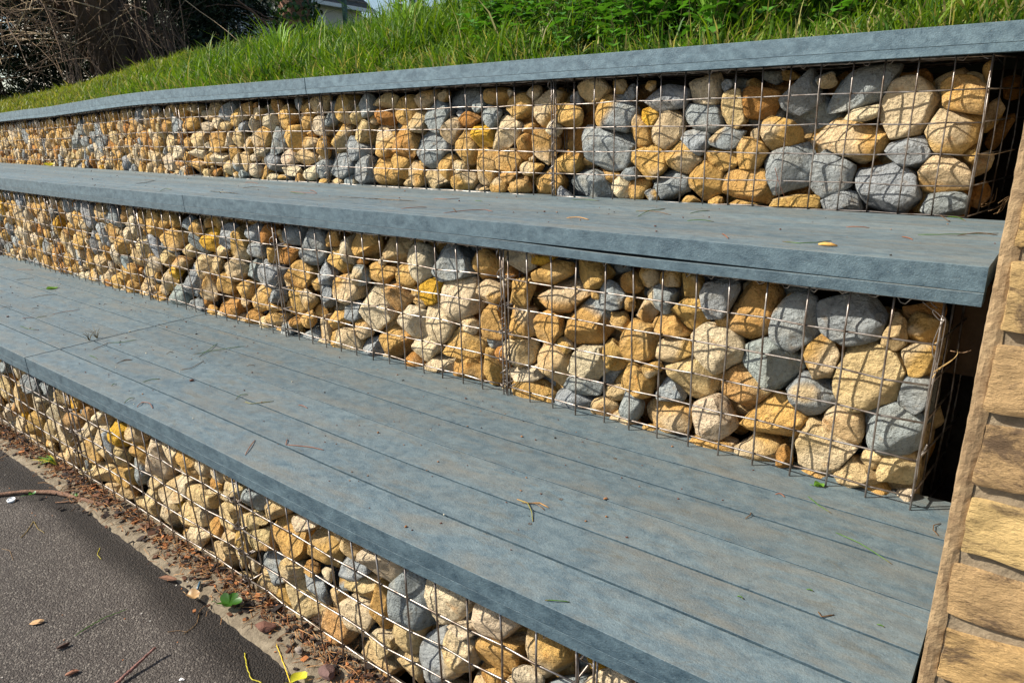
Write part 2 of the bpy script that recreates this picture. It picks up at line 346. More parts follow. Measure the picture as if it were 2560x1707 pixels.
# ------------------------------------------------------------------ wire baskets
WR = .0021
def basket(t, s0, ncol, nrow, label, right_end=False, first=False, zrow=None):
    """s0 = arc length of its right edge"""
    z0 = TOP[t]; rt = empty('wire_basket', tuple(pt(t, s0+ncol*CELL/2, 0, z0-nrow*CELL))); tag(rt, label, 'gabion basket', 'wire baskets holding the stones')
    inv = -np.array(rt.location); w = ncol*CELL; zb = z0-nrow*CELL
    rs = np.random.default_rng(abs(int(s0*1000)+ord(t)+50))
    def P(s, off, z, wob=0): 
        q = pt(t, s, off, z); return q+inv+rs.normal(0, wob, 3) if wob else q+inv
    fp = MB(); bend = rs.normal(0, .0018, (ncol+1, nrow+1)); bend[[0, -1], :] *= .2
    for j in range(nrow+1):
        fp.tube([P(s0+i*CELL+rs.normal(0, .0008), bend[i, j]+.0006, z0-j*CELL+rs.normal(0, .0016)) for i in range(ncol+1)], WR, 6)
    if t != 'L':
        fp.tube([P(s0+i*CELL, bend[i, 0]*.6-.004, z0+.009+rs.normal(0, .001)) for i in range(ncol+1)], WR, 6)
    for i in range(ncol+1):
        dx = rs.normal(0, .0015)
        pts_ = [P(s0+i*CELL+dx+rs.normal(0, .0008), bend[i, j]-.0032, z0-j*CELL) for j in range(nrow+1)]
        pts_[0] = P(s0+i*CELL+dx, bend[i, 0]-.0032, z0+.004)
        fp.tube(pts_, WR, 6)
    fp.build('front_panel', M['wire'], rt, True)
    dep = .50
    def endp(s, sg, splay=0):
        e = MB(); nd = 6
        for j in range(nrow+1): e.tube([P(s, .002, z0-j*CELL, .001), P(s-splay*dep*.5, dep*.5, z0-j*CELL, .003), P(s-splay*dep, dep, z0-j*CELL, .001)], WR, 5)
        for k in range(nd+1): sk = s-splay*(.008+k*CELL); e.tube([P(sk+rs.normal(0, .002), .008+k*CELL, z0+.004), P(sk+rs.normal(0, .003)+sg*.004, .008+k*CELL, (z0+zb)/2), P(sk, .008+k*CELL, zb)], WR, 5)
        e.build('end_panel', M['wire'], rt, True)
    endp(s0+.002, -1, .26 if t == 'U' and s0 == 0 else (.10 if t == 'M' and s0 == 0 else 0))
    endp(s0+w-.002, 1)
    lid = MB()
    for k in range(1, 7): lid.tube([P(s0+i*w/6, k*CELL*.95+rs.normal(0, .004), z0-.001+rs.normal(0, .003)) for i in range(7)], WR, 5)
    for i in range(ncol+1): lid.tube([P(s0+i*CELL, 0.004, z0+.001), P(s0+i*CELL, dep, z0+.001)], WR*.9, 5)
    lid.build('lid_panel', M['wire'], rt, True)
    # lacing wire wound along the top edge
    n = int(w/.010); L = []
    pitch = .052
    for i in range(n+1):
        s = s0+.01+i*(w-.02)/n; a = 2*math.pi*(s-s0)/pitch+rs.normal(0, .1); r = .0085+.0035*math.sin(s*31+s0)
        L.append(P(s, -r*math.cos(a)*.9-.001, z0+.003-r*1.1*math.sin(a)-(.002 if math.cos(a) > 0 else 0)))
    lw = MB(); lw.tube(L, .0011, 5); lw.build('lacing_wire', M['wire'], rt, True)
    # spiral tie down the left joint
    L = []; n = int(nrow*CELL/.006)
    for i in range(n+1):
        z = z0-i*nrow*CELL/n; a = 2*math.pi*(z0-z)/(.062+.01*math.sin(z*40)); sj = s0+w+JG/2
        L.append(P(sj+.012*math.sin(a), -.009*math.cos(a)-.001, z-(.006 if math.sin(a) > 0 else 0)))
    tw = MB(); tw.tube(L, .0012, 5)
    for j in range(1, nrow):
        if rs.random() < .6:
            c = np.array([P(s0+w+JG/2+.011*math.sin(a), -.0075*math.cos(a)-.001, z0-j*CELL+.0012*a/3+.003*math.sin(a)) for a in np.linspace(0, 9, 20)])
            tw.tube(c, .0012, 5)
    tw.build('tie_wire', M['wire'], rt, True)
    return rt
JG = .026
BASKETS = {'U': [], 'M': [], 'L': []}
ORD = ['right-hand', 'second', 'third', 'fourth', 'fifth', 'sixth', 'seventh']
s = 0.0
for k in range(6):
    basket('U', s+(.0 if k == 0 else JG*.5), 16, 5, f'{"right-hand end" if k == 0 else ORD[k]} wire basket of the top tier{"" if k == 0 else ", counted from the right"}'); BASKETS['U'].append(s); s += 16*CELL
s = 0.0
for k in range(6):
    basket('M', s+(0 if k == 0 else JG*.5), 13, 6, f'{"right-hand end" if k == 0 else ORD[k]} wire basket of the middle tier{"" if k == 0 else ", counted from the right"}'); BASKETS['M'].append(s); s += 13*CELL
basket('L', -.40, 5, 5, 'short wire basket of the bottom tier at the bottom picture edge'); BASKETS['L'].append(-.40)
s = .0
for k in range(4):
    basket('L', s+JG*.5, 13, 5, f'{ORD[k+1]} wire basket of the bottom tier, counted from the right'); BASKETS['L'].append(s); s += 13*CELL

# loose wire ends and knots at the right-hand corner of the middle tier
b = MB(); mb0 = [o for o in COL.objects if o.name.startswith('wire_basket') and 'right-hand end wire basket of the middle' in o.get('label', '')][0]; inv = -np.array(mb0.location)
for P_ in ([(1755, 458), (1800, 495), (1840, 520), (1862, 545), (1885, 560), (1862, 572), (1830, 540), (1812, 515), (1825, 500)], [(1885, 560), (1850, 610), (1815, 700), (1812, 760), (1830, 800), (1850, 860)], [(1870, 540), (1895, 560), (1880, 640), (1850, 800), (1800, 1000), (1760, 1200), (1740, 1350), (1720, 1500)], [(1740, 1350), (1775, 1320), (1785, 1290), (1760, 1330)]):
    Q = np.array([on_y(1560+x/2.351, 560+y/2.351, -.730) for x, y in P_]); tt = np.linspace(0, len(Q)-1, len(Q)*4); L = np.stack([np.interp(tt, range(len(Q)), Q[:, k]) for k in range(3)], 1)
    for _ in range(2): L[1:-1] = (L[:-2]+L[1:-1]*2+L[2:])/4
    b.tube(L+inv, .0010, 5)
b.build('loose_wire', M['wire'], mb0, True)
# ------------------------------------------------------------------ stones
TABLE = '''U,0.287,-0.068,0.168,0.090,152,g,0;U,0.446,-0.063,0.108,0.101,175,g,0;U,0.418,-0.134,0.146,0.095,163,g,1;U,0.709,-0.051,0.109,0.094,-159,c,0;U,0.486,-0.018,0.054,0.031,-172,o,1;U,0.589,-0.041,0.037,0.033,47,o,1;U,0.624,-0.106,0.115,0.075,81,t,0;U,0.551,-0.089,0.105,0.081,171,b,0;U,0.713,-0.128,0.126,0.092,-166,g,0;U,0.540,-0.136,0.090,0.064,166,g,1;U,0.638,-0.190,0.102,0.061,175,g,0;U,0.735,-0.199,0.082,0.070,-162,g,0;U,0.488,-0.183,0.100,0.079,-170,o,0;U,0.564,-0.228,0.118,0.077,87,o,0;U,0.650,-0.246,0.100,0.064,-165,o,0;U,0.459,-0.277,0.148,0.142,53,m,0;U,0.288,-0.197,0.170,0.099,-176,o,0;U,0.164,-0.122,0.145,0.121,55,t,0;U,0.046,-0.088,0.114,0.075,-157,o,0;U,0.064,-0.175,0.138,0.098,-157,o,0;U,0.150,-0.225,0.123,0.075,-164,g,0;U,0.338,-0.291,0.123,0.112,56,g,0;U,0.193,-0.316,0.180,0.126,-164,g,0;U,0.064,-0.279,0.151,0.084,-166,o,0;U,0.052,-0.359,0.100,0.059,179,g,0;U,0.302,-0.362,0.117,0.058,-175,g,0;U,0.436,-0.368,0.156,0.039,177,o,0;U,0.562,-0.324,0.156,0.109,-179,o,0;U,0.696,-0.318,0.118,0.108,77,o,0;U,0.812,-0.335,0.132,0.083,170,g,0;U,0.885,-0.260,0.124,0.101,-178,o,0;U,0.771,-0.243,0.139,0.097,-178,o,0;U,0.918,-0.165,0.115,0.065,86,o,0;U,0.828,-0.161,0.122,0.098,81,o,0;U,0.884,-0.125,0.064,0.056,-168,y,0;U,0.847,-0.075,0.168,0.080,178,g,0;U,0.966,-0.051,0.046,0.041,73,g,0;U,0.189,-0.050,0.056,0.037,-169,b,1;U,0.100,-0.062,0.059,0.045,-176,o,1;U,0.275,-0.128,0.096,0.036,160,c,0;U,0.927,-0.347,0.082,0.060,177,o,0;U,0.946,-0.301,0.067,0.038,178,g,0;U,0.739,-0.374,0.061,0.021,177,o,0;U,0.872,-0.367,0.059,0.033,177,m,0;U,0.573,-0.378,0.077,0.020,177,o,0;U,0.408,-0.218,0.082,0.061,98,o,1;U,0.101,-0.352,0.064,0.049,95,o,1;U,0.535,-0.020,0.058,0.036,-172,g,1;U,0.035,-0.057,0.062,0.035,-171,t,1;U,-0.021,-0.122,0.061,0.028,78,o,1;U,1.090,-0.041,0.116,0.069,177,t,0;U,1.008,-0.109,0.141,0.113,-168,m,0;U,1.034,-0.227,0.180,0.141,-179,g,0;U,1.181,-0.114,0.104,0.076,168,o,0;U,1.192,-0.270,0.100,0.071,178,o,0;U,1.219,-0.221,0.080,0.057,179,o,1;U,1.110,-0.342,0.192,0.086,-178,g,0;U,1.153,-0.198,0.135,0.080,89,b,1;U,1.230,-0.066,0.100,0.044,-177,o,1;U,0.980,-0.349,0.072,0.067,174,c,0;U,1.025,-0.311,0.051,0.033,178,o,0;U,1.391,-0.078,0.124,0.077,-176,o,0;U,1.289,-0.095,0.122,0.114,-174,o,0;U,1.502,-0.046,0.114,0.073,-178,o,0;U,1.671,-0.049,0.169,0.080,-173,g,1;U,1.636,-0.120,0.093,0.055,179,b,0;U,1.729,-0.156,0.104,0.079,150,o,0;U,1.524,-0.107,0.080,0.072,98,g,0;U,1.456,-0.167,0.157,0.106,163,t,0;U,1.564,-0.181,0.114,0.080,-178,y,0;U,1.655,-0.222,0.157,0.103,114,m,0;U,1.368,-0.208,0.111,0.075,92,o,0;U,1.290,-0.214,0.115,0.095,92,o,0;U,1.826,-0.233,0.186,0.130,174,g,0;U,1.797,-0.108,0.133,0.121,160,g,0;U,1.963,-0.082,0.136,0.097,176,o,0;U,1.865,-0.043,0.125,0.066,-179,o,0;U,2.083,-0.043,0.137,0.059,-179,t,0;U,2.095,-0.099,0.118,0.060,179,b,0;U,2.202,-0.059,0.099,0.088,149,g,0;U,2.348,-0.063,0.137,0.102,141,o,0;U,2.278,-0.085,0.111,0.082,172,t,0;U,2.399,-0.176,0.149,0.118,114,o,0;U,2.257,-0.165,0.134,0.101,148,t,0;U,2.128,-0.204,0.155,0.131,159,o,0;U,1.976,-0.204,0.149,0.113,171,o,0;U,1.901,-0.128,0.105,0.070,138,t,0;U,2.040,-0.137,0.080,0.034,179,g,1;U,2.282,-0.225,0.165,0.097,-176,g,0;U,2.385,-0.307,0.160,0.113,168,g,0;U,2.245,-0.322,0.145,0.103,155,g,0;U,2.127,-0.322,0.166,0.122,168,o,0;U,2.011,-0.302,0.115,0.101,127,o,0;U,1.919,-0.331,0.102,0.089,122,o,0;U,1.977,-0.363,0.080,0.038,175,t,0;U,1.811,-0.344,0.117,0.079,172,t,0;U,1.757,-0.297,0.095,0.087,133,o,0;U,1.671,-0.346,0.137,0.068,176,o,0;U,1.557,-0.289,0.134,0.108,75,o,0;U,1.443,-0.272,0.130,0.091,176,o,0;U,1.437,-0.323,0.087,0.043,177,o,0;U,1.490,-0.356,0.069,0.053,171,o,0;U,1.403,-0.356,0.098,0.058,175,o,0;U,1.344,-0.290,0.106,0.048,171,o,0;U,1.281,-0.339,0.134,0.092,175,o,0;U,1.377,-0.331,0.054,0.037,175,o,1;U,1.578,-0.373,0.051,0.016,177,t,0;U,2.411,-0.368,0.083,0.034,176,t,0;U,2.514,-0.066,0.102,0.089,140,g,1;U,2.508,-0.227,0.093,0.070,114,o,0;U,2.525,-0.325,0.104,0.081,119,g,0;U,1.127,-0.126,0.099,0.066,88,b,1;U,2.526,-0.042,0.120,0.072,176,t,0;U,2.589,-0.059,0.088,0.071,162,o,0;U,2.529,-0.133,0.116,0.087,176,c,0;U,2.600,-0.117,0.078,0.064,155,o,0;U,2.600,-0.167,0.050,0.030,174,o,0;U,2.707,-0.177,0.165,0.113,169,m,0;U,2.604,-0.207,0.176,0.056,178,o,0;U,2.641,-0.268,0.154,0.065,176,t,0;U,2.785,-0.274,0.129,0.066,174,c,0;U,2.864,-0.200,0.130,0.097,120,g,0;U,2.913,-0.296,0.157,0.088,172,g,0;U,2.765,-0.335,0.202,0.045,-176,c,0;U,2.622,-0.341,0.128,0.062,174,c,0;U,2.818,-0.366,0.110,0.024,177,m,0;U,2.959,-0.346,0.110,0.059,159,o,0;U,2.914,-0.365,0.085,0.029,176,c,0;U,2.988,-0.250,0.116,0.048,176,c,0;U,2.983,-0.184,0.128,0.099,155,o,0;U,2.998,-0.293,0.054,0.042,150,o,0;U,3.042,-0.127,0.101,0.079,131,c,0;U,3.120,-0.130,0.083,0.044,174,g,0;U,3.147,-0.089,0.117,0.086,162,o,0;U,2.974,-0.069,0.100,0.058,174,o,0;U,2.898,-0.101,0.177,0.079,-179,c,0;U,2.917,-0.047,0.124,0.047,179,t,1;U,2.767,-0.104,0.126,0.088,151,o,0;U,2.730,-0.086,0.089,0.073,127,b,1;U,3.238,-0.059,0.157,0.088,168,g,0;U,3.385,-0.047,0.156,0.090,173,o,0;U,3.555,-0.030,0.164,0.058,-175,t,0;U,3.670,-0.036,0.105,0.059,171,o,0;U,3.618,-0.103,0.159,0.086,172,o,0;U,3.466,-0.127,0.150,0.056,178,c,0;U,3.355,-0.111,0.126,0.059,-175,c,0;U,3.255,-0.125,0.102,0.045,176,t,0;U,3.571,-0.191,0.211,0.101,175,t,0;U,3.380,-0.200,0.167,0.104,168,o,0;U,3.264,-0.187,0.088,0.068,142,c,0;U,3.179,-0.183,0.133,0.103,148,t,0;U,3.081,-0.212,0.099,0.064,145,o,0;U,3.764,-0.183,0.125,0.066,170,b,0;U,3.813,-0.110,0.188,0.115,164,g,0;U,3.895,-0.036,0.168,0.103,165,t,0;U,3.936,-0.216,0.226,0.101,173,t,0;U,3.816,-0.257,0.149,0.068,172,c,0;U,3.584,-0.263,0.197,0.062,177,c,0;U,3.616,-0.331,0.218,0.077,175,o,0;U,3.472,-0.292,0.088,0.065,139,o,0;U,3.380,-0.287,0.141,0.069,173,c,0;U,3.510,-0.365,0.130,0.040,176,t,0;U,3.408,-0.360,0.084,0.039,173,b,0;U,3.311,-0.333,0.123,0.064,172,t,0;U,3.252,-0.259,0.099,0.077,-170,o,0;U,3.211,-0.310,0.104,0.077,129,g,0;U,3.137,-0.292,0.114,0.087,135,t,0;U,3.052,-0.278,0.074,0.033,175,c,0;U,3.060,-0.340,0.083,0.062,169,c,0;U,3.170,-0.360,0.101,0.038,175,g,0;U,3.956,-0.321,0.197,0.101,168,c,0;U,3.832,-0.327,0.127,0.051,173,t,0;U,3.765,-0.353,0.080,0.036,171,c,0;U,3.872,-0.371,0.081,0.019,176,t,0;U,3.833,-0.278,0.093,0.058,129,g,1;U,3.929,-0.118,0.153,0.064,175,o,0;M,0.644,-0.494,0.050,0.044,112,o,0;M,0.644,-0.544,0.032,0.027,107,o,0;M,0.601,-0.556,0.055,0.046,153,o,0;M,0.614,-0.503,0.048,0.040,158,g,1;M,0.557,-0.515,0.076,0.065,159,g,0;M,0.485,-0.534,0.109,0.075,175,o,0;M,0.533,-0.578,0.097,0.053,176,o,0;M,0.422,-0.496,0.090,0.077,124,g,0;M,0.355,-0.524,0.109,0.104,154,o,0;M,0.296,-0.476,0.084,0.032,171,g,1;M,0.511,-0.509,0.042,0.032,165,o,1;M,0.257,-0.533,0.120,0.096,104,m,0;M,0.150,-0.503,0.126,0.091,174,g,0;M,0.046,-0.489,0.068,0.043,170,b,1;M,0.082,-0.500,0.033,0.026,85,o,1;M,0.075,-0.516,0.059,0.040,97,t,0;M,0.030,-0.504,0.055,0.048,-175,o,0;M,0.026,-0.556,0.071,0.055,105,o,0;M,0.419,-0.608,0.124,0.110,-174,c,0;M,0.519,-0.633,0.095,0.053,165,o,0;M,0.612,-0.627,0.105,0.088,112,o,0;M,0.571,-0.690,0.059,0.031,164,o,0;M,0.478,-0.695,0.127,0.101,172,t,0;M,0.527,-0.736,0.083,0.063,172,g,0;M,0.609,-0.728,0.100,0.080,93,o,0;M,0.298,-0.619,0.119,0.099,174,g,0;M,0.203,-0.588,0.099,0.072,82,o,0;M,0.355,-0.693,0.116,0.103,-172,t,0;M,0.216,-0.673,0.094,0.081,160,g,0;M,0.108,-0.612,0.151,0.136,103,t,0;M,0.027,-0.621,0.083,0.055,110,g,0;M,0.145,-0.722,0.085,0.076,123,t,0;M,0.280,-0.745,0.135,0.093,162,m,0;M,0.417,-0.779,0.106,0.091,97,c,0;M,0.531,-0.809,0.143,0.089,157,o,0;M,0.627,-0.798,0.083,0.052,96,g,0;M,0.374,-0.799,0.053,0.042,109,b,1;M,0.054,-0.701,0.125,0.102,99,g,0;M,-0.011,-0.732,0.053,0.025,84,t,1;M,0.169,-0.779,0.141,0.114,139,t,0;M,0.039,-0.792,0.077,0.068,147,t,0;M,0.085,-0.780,0.046,0.038,136,t,0;M,0.313,-0.833,0.106,0.067,154,o,0;M,0.252,-0.827,0.056,0.029,88,o,0;M,0.419,-0.848,0.111,0.047,171,o,0;M,0.105,-0.817,0.086,0.066,-178,t,0;M,0.191,-0.856,0.085,0.032,171,o,0;M,0.016,-0.852,0.047,0.038,135,c,0;M,0.091,-0.855,0.110,0.046,171,o,0;M,0.369,-0.469,0.026,0.022,165,o,1;M,0.293,-0.583,0.037,0.033,143,o,1;M,0.243,-0.772,0.041,0.034,111,b,1;M,0.751,-0.483,0.090,0.074,158,o,0;M,0.831,-0.552,0.210,0.072,164,o,0;M,0.866,-0.492,0.142,0.052,172,o,0;M,0.889,-0.455,0.081,0.035,172,y,0;M,0.970,-0.477,0.102,0.058,170,c,0;M,0.969,-0.555,0.095,0.076,152,o,0;M,0.977,-0.641,0.105,0.085,143,o,0;M,0.881,-0.644,0.104,0.080,152,o,0;M,0.770,-0.620,0.132,0.105,152,m,0;M,0.971,-0.725,0.099,0.074,150,t,0;M,0.871,-0.739,0.122,0.105,129,t,0;M,0.757,-0.713,0.129,0.083,154,c,0;M,0.952,-0.782,0.127,0.044,165,c,0;M,0.942,-0.840,0.150,0.072,173,o,0;M,0.886,-0.820,0.078,0.048,158,m,1;M,0.774,-0.777,0.119,0.046,164,g,0;M,0.712,-0.738,0.085,0.059,100,g,1;M,0.801,-0.831,0.135,0.074,159,g,0;M,1.089,-0.499,0.116,0.074,167,o,0;M,1.077,-0.569,0.099,0.061,166,o,0;M,1.072,-0.666,0.136,0.078,98,o,0;M,1.218,-0.503,0.153,0.106,164,g,0;M,1.340,-0.523,0.127,0.104,127,c,0;M,1.443,-0.487,0.108,0.080,158,t,0;M,1.384,-0.470,0.072,0.031,172,o,1;M,1.568,-0.480,0.122,0.073,167,o,0;M,1.658,-0.493,0.109,0.072,109,c,0;M,1.719,-0.476,0.072,0.053,156,o,0;M,1.712,-0.543,0.136,0.097,156,o,0;M,1.599,-0.538,0.054,0.022,171,b,0;M,1.597,-0.578,0.085,0.058,159,g,0;M,1.501,-0.564,0.142,0.064,170,o,0;M,1.397,-0.565,0.100,0.075,154,o,0;M,1.301,-0.598,0.115,0.070,159,y,0;M,1.196,-0.610,0.164,0.125,153,c,0;M,1.448,-0.628,0.146,0.086,168,t,0;M,1.681,-0.641,0.169,0.095,164,o,0;M,1.787,-0.602,0.103,0.077,137,g,0;M,1.795,-0.680,0.103,0.068,114,g,0;M,1.547,-0.680,0.165,0.120,149,c,0;M,1.648,-0.712,0.098,0.061,159,g,0;M,1.731,-0.748,0.111,0.052,165,o,0;M,1.375,-0.704,0.160,0.099,161,c,0;M,1.268,-0.692,0.136,0.106,141,t,0;M,1.810,-0.797,0.149,0.062,103,o,0;M,1.699,-0.821,0.176,0.093,162,o,0;M,1.589,-0.828,0.103,0.074,142,g,0;M,1.473,-0.787,0.183,0.119,156,o,0;M,1.342,-0.785,0.127,0.076,164,c,0;M,1.178,-0.745,0.180,0.090,159,o,0;M,1.293,-0.842,0.136,0.084,157,t,0;M,1.163,-0.821,0.129,0.094,147,o,0;M,1.078,-0.794,0.123,0.079,103,o,0;M,1.434,-0.874,0.067,0.044,153,b,1;M,1.489,-0.864,0.082,0.028,166,o,0;M,1.074,-0.855,0.053,0.030,159,o,0;M,1.499,-0.722,0.100,0.070,154,o,1;M,1.156,-0.455,0.051,0.029,171,g,1;M,0.694,-0.471,0.057,0.029,171,g,1;M,1.840,-0.513,0.172,0.105,157,g,0;M,1.941,-0.481,0.137,0.063,171,g,0;M,1.974,-0.555,0.088,0.055,162,b,0;M,1.930,-0.619,0.146,0.079,165,o,0;M,1.958,-0.718,0.115,0.098,116,o,0;M,2.078,-0.491,0.084,0.059,153,b,0;M,2.164,-0.492,0.101,0.057,166,g,0;M,2.169,-0.555,0.123,0.058,168,g,0;M,2.071,-0.561,0.096,0.068,150,o,0;M,2.212,-0.636,0.128,0.089,135,g,0;M,2.099,-0.642,0.145,0.115,170,g,0;M,2.084,-0.716,0.101,0.055,162,g,0;M,2.271,-0.548,0.125,0.072,127,o,0;M,2.349,-0.519,0.119,0.076,158,g,0;M,2.255,-0.476,0.141,0.032,174,o,1;M,2.468,-0.539,0.155,0.099,156,y,0;M,2.386,-0.572,0.082,0.044,164,t,0;M,2.341,-0.640,0.166,0.087,162,o,0;M,2.454,-0.642,0.100,0.058,160,t,0;M,2.549,-0.502,0.089,0.054,160,o,0;M,2.632,-0.498,0.106,0.061,162,g,0;M,2.759,-0.556,0.207,0.099,155,o,0;M,2.791,-0.492,0.112,0.060,164,o,0;M,2.664,-0.597,0.127,0.058,167,t,0;M,2.731,-0.660,0.147,0.056,167,t,0;M,2.572,-0.658,0.168,0.093,161,t,0;M,2.662,-0.718,0.186,0.107,158,g,0;M,2.412,-0.709,0.138,0.078,160,m,0;M,2.539,-0.742,0.146,0.086,121,o,0;M,2.275,-0.718,0.133,0.064,165,o,0;M,2.191,-0.740,0.161,0.084,165,o,0;M,2.396,-0.803,0.229,0.084,171,o,0;M,2.810,-0.813,0.165,0.082,162,g,0;M,2.872,-0.742,0.152,0.095,143,o,0;M,2.857,-0.659,0.126,0.078,150,t,0;M,2.658,-0.833,0.179,0.054,169,g,0;M,2.104,-0.761,0.111,0.035,169,m,0;M,2.108,-0.804,0.146,0.058,167,o,0;M,2.255,-0.823,0.121,0.053,165,o,0;M,1.963,-0.797,0.085,0.046,161,o,0;M,2.541,-0.493,0.059,0.026,170,o,1;M,2.223,-0.716,0.036,0.019,163,o,1;L,0.963,-0.992,0.146,0.066,146,g,0;L,0.878,-0.984,0.106,0.050,147,t,0;L,0.755,-0.980,0.094,0.034,158,c,0;L,0.987,-1.060,0.124,0.036,149,t,0;L,0.968,-1.107,0.142,0.057,149,t,0;L,0.843,-1.065,0.167,0.091,140,o,0;L,0.711,-1.030,0.172,0.083,143,o,0;L,0.945,-1.183,0.193,0.085,148,g,0;L,0.927,-1.173,0.090,0.042,148,t,1;L,0.759,-1.104,0.067,0.030,145,o,0;L,1.092,-1.016,0.130,0.057,150,t,0;L,1.124,-1.101,0.139,0.071,145,t,0;L,1.198,-1.170,0.104,0.052,133,o,0;L,1.313,-1.164,0.172,0.064,152,t,0;L,1.311,-1.230,0.168,0.060,151,t,0;L,1.329,-1.303,0.177,0.067,148,t,0;L,1.191,-1.255,0.135,0.066,131,t,0;L,1.089,-1.205,0.128,0.045,111,t,0;L,1.119,-1.161,0.114,0.051,145,t,0;L,1.110,-1.299,0.087,0.040,140,t,0;L,1.511,-1.257,0.175,0.092,131,t,0;L,1.601,-1.229,0.188,0.094,120,t,0;L,1.422,-1.130,0.187,0.068,153,t,0;L,1.341,-1.079,0.104,0.047,148,c,0;L,1.243,-1.083,0.153,0.067,149,t,0;L,1.152,-1.011,0.114,0.030,169,o,0;L,0.600,-1.044,0.120,0.057,151,g,0;L,0.502,-0.988,0.156,0.073,155,c,0;L,0.575,-1.075,0.127,0.054,158,t,0;L,0.437,-1.051,0.220,0.106,126,g,0;L,0.516,-1.097,0.126,0.058,108,o,0;L,0.601,-1.154,0.154,0.072,140,t,0;L,0.687,-1.229,0.164,0.075,139,t,0;L,0.593,-1.210,0.042,0.019,137,c,0;L,0.520,-1.188,0.114,0.054,147,t,0;L,0.560,-1.258,0.208,0.097,136,t,0;L,0.704,-1.302,0.152,0.063,140,t,0;L,0.331,-0.994,0.159,0.099,141,c,0;L,0.213,-0.990,0.119,0.072,122,c,0;L,0.090,-0.987,0.137,0.084,130,o,0;L,0.200,-1.070,0.140,0.076,135,o,0;L,0.446,-1.135,0.118,0.066,120,t,0;L,0.365,-1.159,0.144,0.079,130,g,0;L,0.294,-1.094,0.127,0.072,129,t,0;L,0.280,-1.041,0.069,0.030,154,c,0;L,0.185,-1.057,0.067,0.039,112,o,1;L,0.133,-1.069,0.070,0.037,136,c,0;L,0.080,-1.065,0.093,0.042,143,o,1;L,-0.042,-0.987,0.067,0.038,160,c,0;L,0.038,-1.054,0.062,0.031,140,o,1;L,0.124,-1.103,0.098,0.039,144,o,0;L,0.245,-1.179,0.111,0.058,132,t,0;L,0.361,-1.252,0.142,0.058,141,t,0;L,0.052,-1.071,0.091,0.038,143,g,0;L,2.648,-0.985,0.145,0.056,154,g,0;L,2.568,-0.996,0.130,0.052,152,c,0;L,2.419,-1.009,0.167,0.070,150,g,0;L,2.275,-0.994,0.197,0.066,159,g,0;L,2.145,-0.997,0.152,0.057,157,t,0;L,2.017,-0.985,0.151,0.049,161,o,0;L,2.429,-1.100,0.174,0.092,148,c,0;L,2.581,-1.091,0.214,0.082,135,t,0;L,2.799,-1.219,0.201,0.077,148,c,0;L,2.231,-1.075,0.188,0.076,152,c,0;L,2.074,-1.071,0.175,0.065,155,t,0;L,2.466,-1.190,0.217,0.088,147,o,0;L,1.914,-1.000,0.158,0.060,156,t,0;L,1.829,-0.997,0.113,0.043,156,c,0;L,1.735,-1.028,0.181,0.073,154,y,0;L,1.611,-0.995,0.154,0.050,159,t,0;L,2.676,-1.241,0.220,0.087,146,t,0;L,2.356,-1.192,0.180,0.073,148,t,0;L,1.978,-1.081,0.143,0.055,154,t,0;L,2.885,-1.162,0.164,0.063,151,o,1;L,2.372,-1.083,0.122,0.048,154,g,1;L,2.172,-1.238,0.203,0.087,142,t,0;L,2.046,-1.175,0.157,0.059,153,t,0;L,1.933,-1.224,0.188,0.068,153,t,0;L,1.741,-1.175,0.155,0.057,154,o,0;L,1.921,-1.288,0.192,0.044,158,t,0;L,1.788,-1.254,0.133,0.060,141,t,0;L,1.545,-1.146,0.097,0.047,139,t,0;L,2.077,-1.274,0.135,0.051,151,t,0;L,2.413,-1.295,0.169,0.052,156,t,0;L,2.287,-1.292,0.140,0.055,148,t,0'''
PAL = {'o': (.66, .395, .125), 't': (.72, .520, .260), 'c': (.76, .615, .410), 'g': (.35, .375, .375), 'b': (.50, .235, .060), 'y': (.74, .42, .045)}
st = []
for row in TABLE.split(';'):
    f = row.split(','); t = f[0]; s, z, w, h, a = map(float, f[1:6])
    st.append(dict(t=t, s=s, z=z, w=w, h=h, a=math.radians(a), c=f[6], r=int(f[7]), man=1))
RANGE = {'U': (-.02, 7.4, -.385, -.028), 'M': (-.02, 5.7, -.868, -.462), 'L': (-.39, 3.9, -1.290, -.952)}
man_span = {'U': 3.95, 'M': 2.87, 'L': 2.90}
for t in 'UML':
    s0, s1, z0, z1 = RANGE[t]
    cur = [q for q in st if q['t'] == t]
    for (lo, hi, tries) in ((.082, .125, 2500), (.065, .1, 6000), (.048, .072, 9000), (.034, .05, 11000), (.024, .036, 9000)):
        A = np.array([(q['s'], q['z'], q['w'], q['h']) for q in cur])
        for _ in range(tries):
            s = rng.uniform(s0, s1); z = rng.uniform(z0, z1); w = rng.uniform(lo, hi); h = w*rng.uniform(.72, 1.25)
            if t == 'L': h = w*rng.uniform(.8, 1.5)
            if z+h*.5 > z1+.022 or z-h*.45 < z0-.03: continue
            if s-w*.5 < s0-.01: continue
            if s < man_span[t] and w < (.046 if t != 'L' else .075) and rng.random() < .92: continue
            d = np.hypot((A[:, 0]-s)/((A[:, 2]+w)/2), (A[:, 1]-z)/((A[:, 3]+h)/2))
            if d.min() < .88: continue
            c = rng.choice(list('otcgby'), p=[.50, .17, .09, .17, .06, .01] if t != 'L' else [.14, .52, .16, .13, .01, .04])
            q = dict(t=t, s=s, z=z, w=w*1.02, h=h*1.02, a=rng.uniform(-.7, .7), c=c if rng.random() > .03 else 'm', r=0, man=0)
            cur.append(q); st.append(q); A = np.vstack((A, (s, z, w, h)))
def ico(n):
    bm = bmesh.new(); bmesh.ops.create_icosphere(bm, subdivisions=n, radius=1); V = np.array([v.co[:] for v in bm.verts]); F = np.array([[v.index for v in f.verts] for f in bm.faces]); bm.free(); return V, F
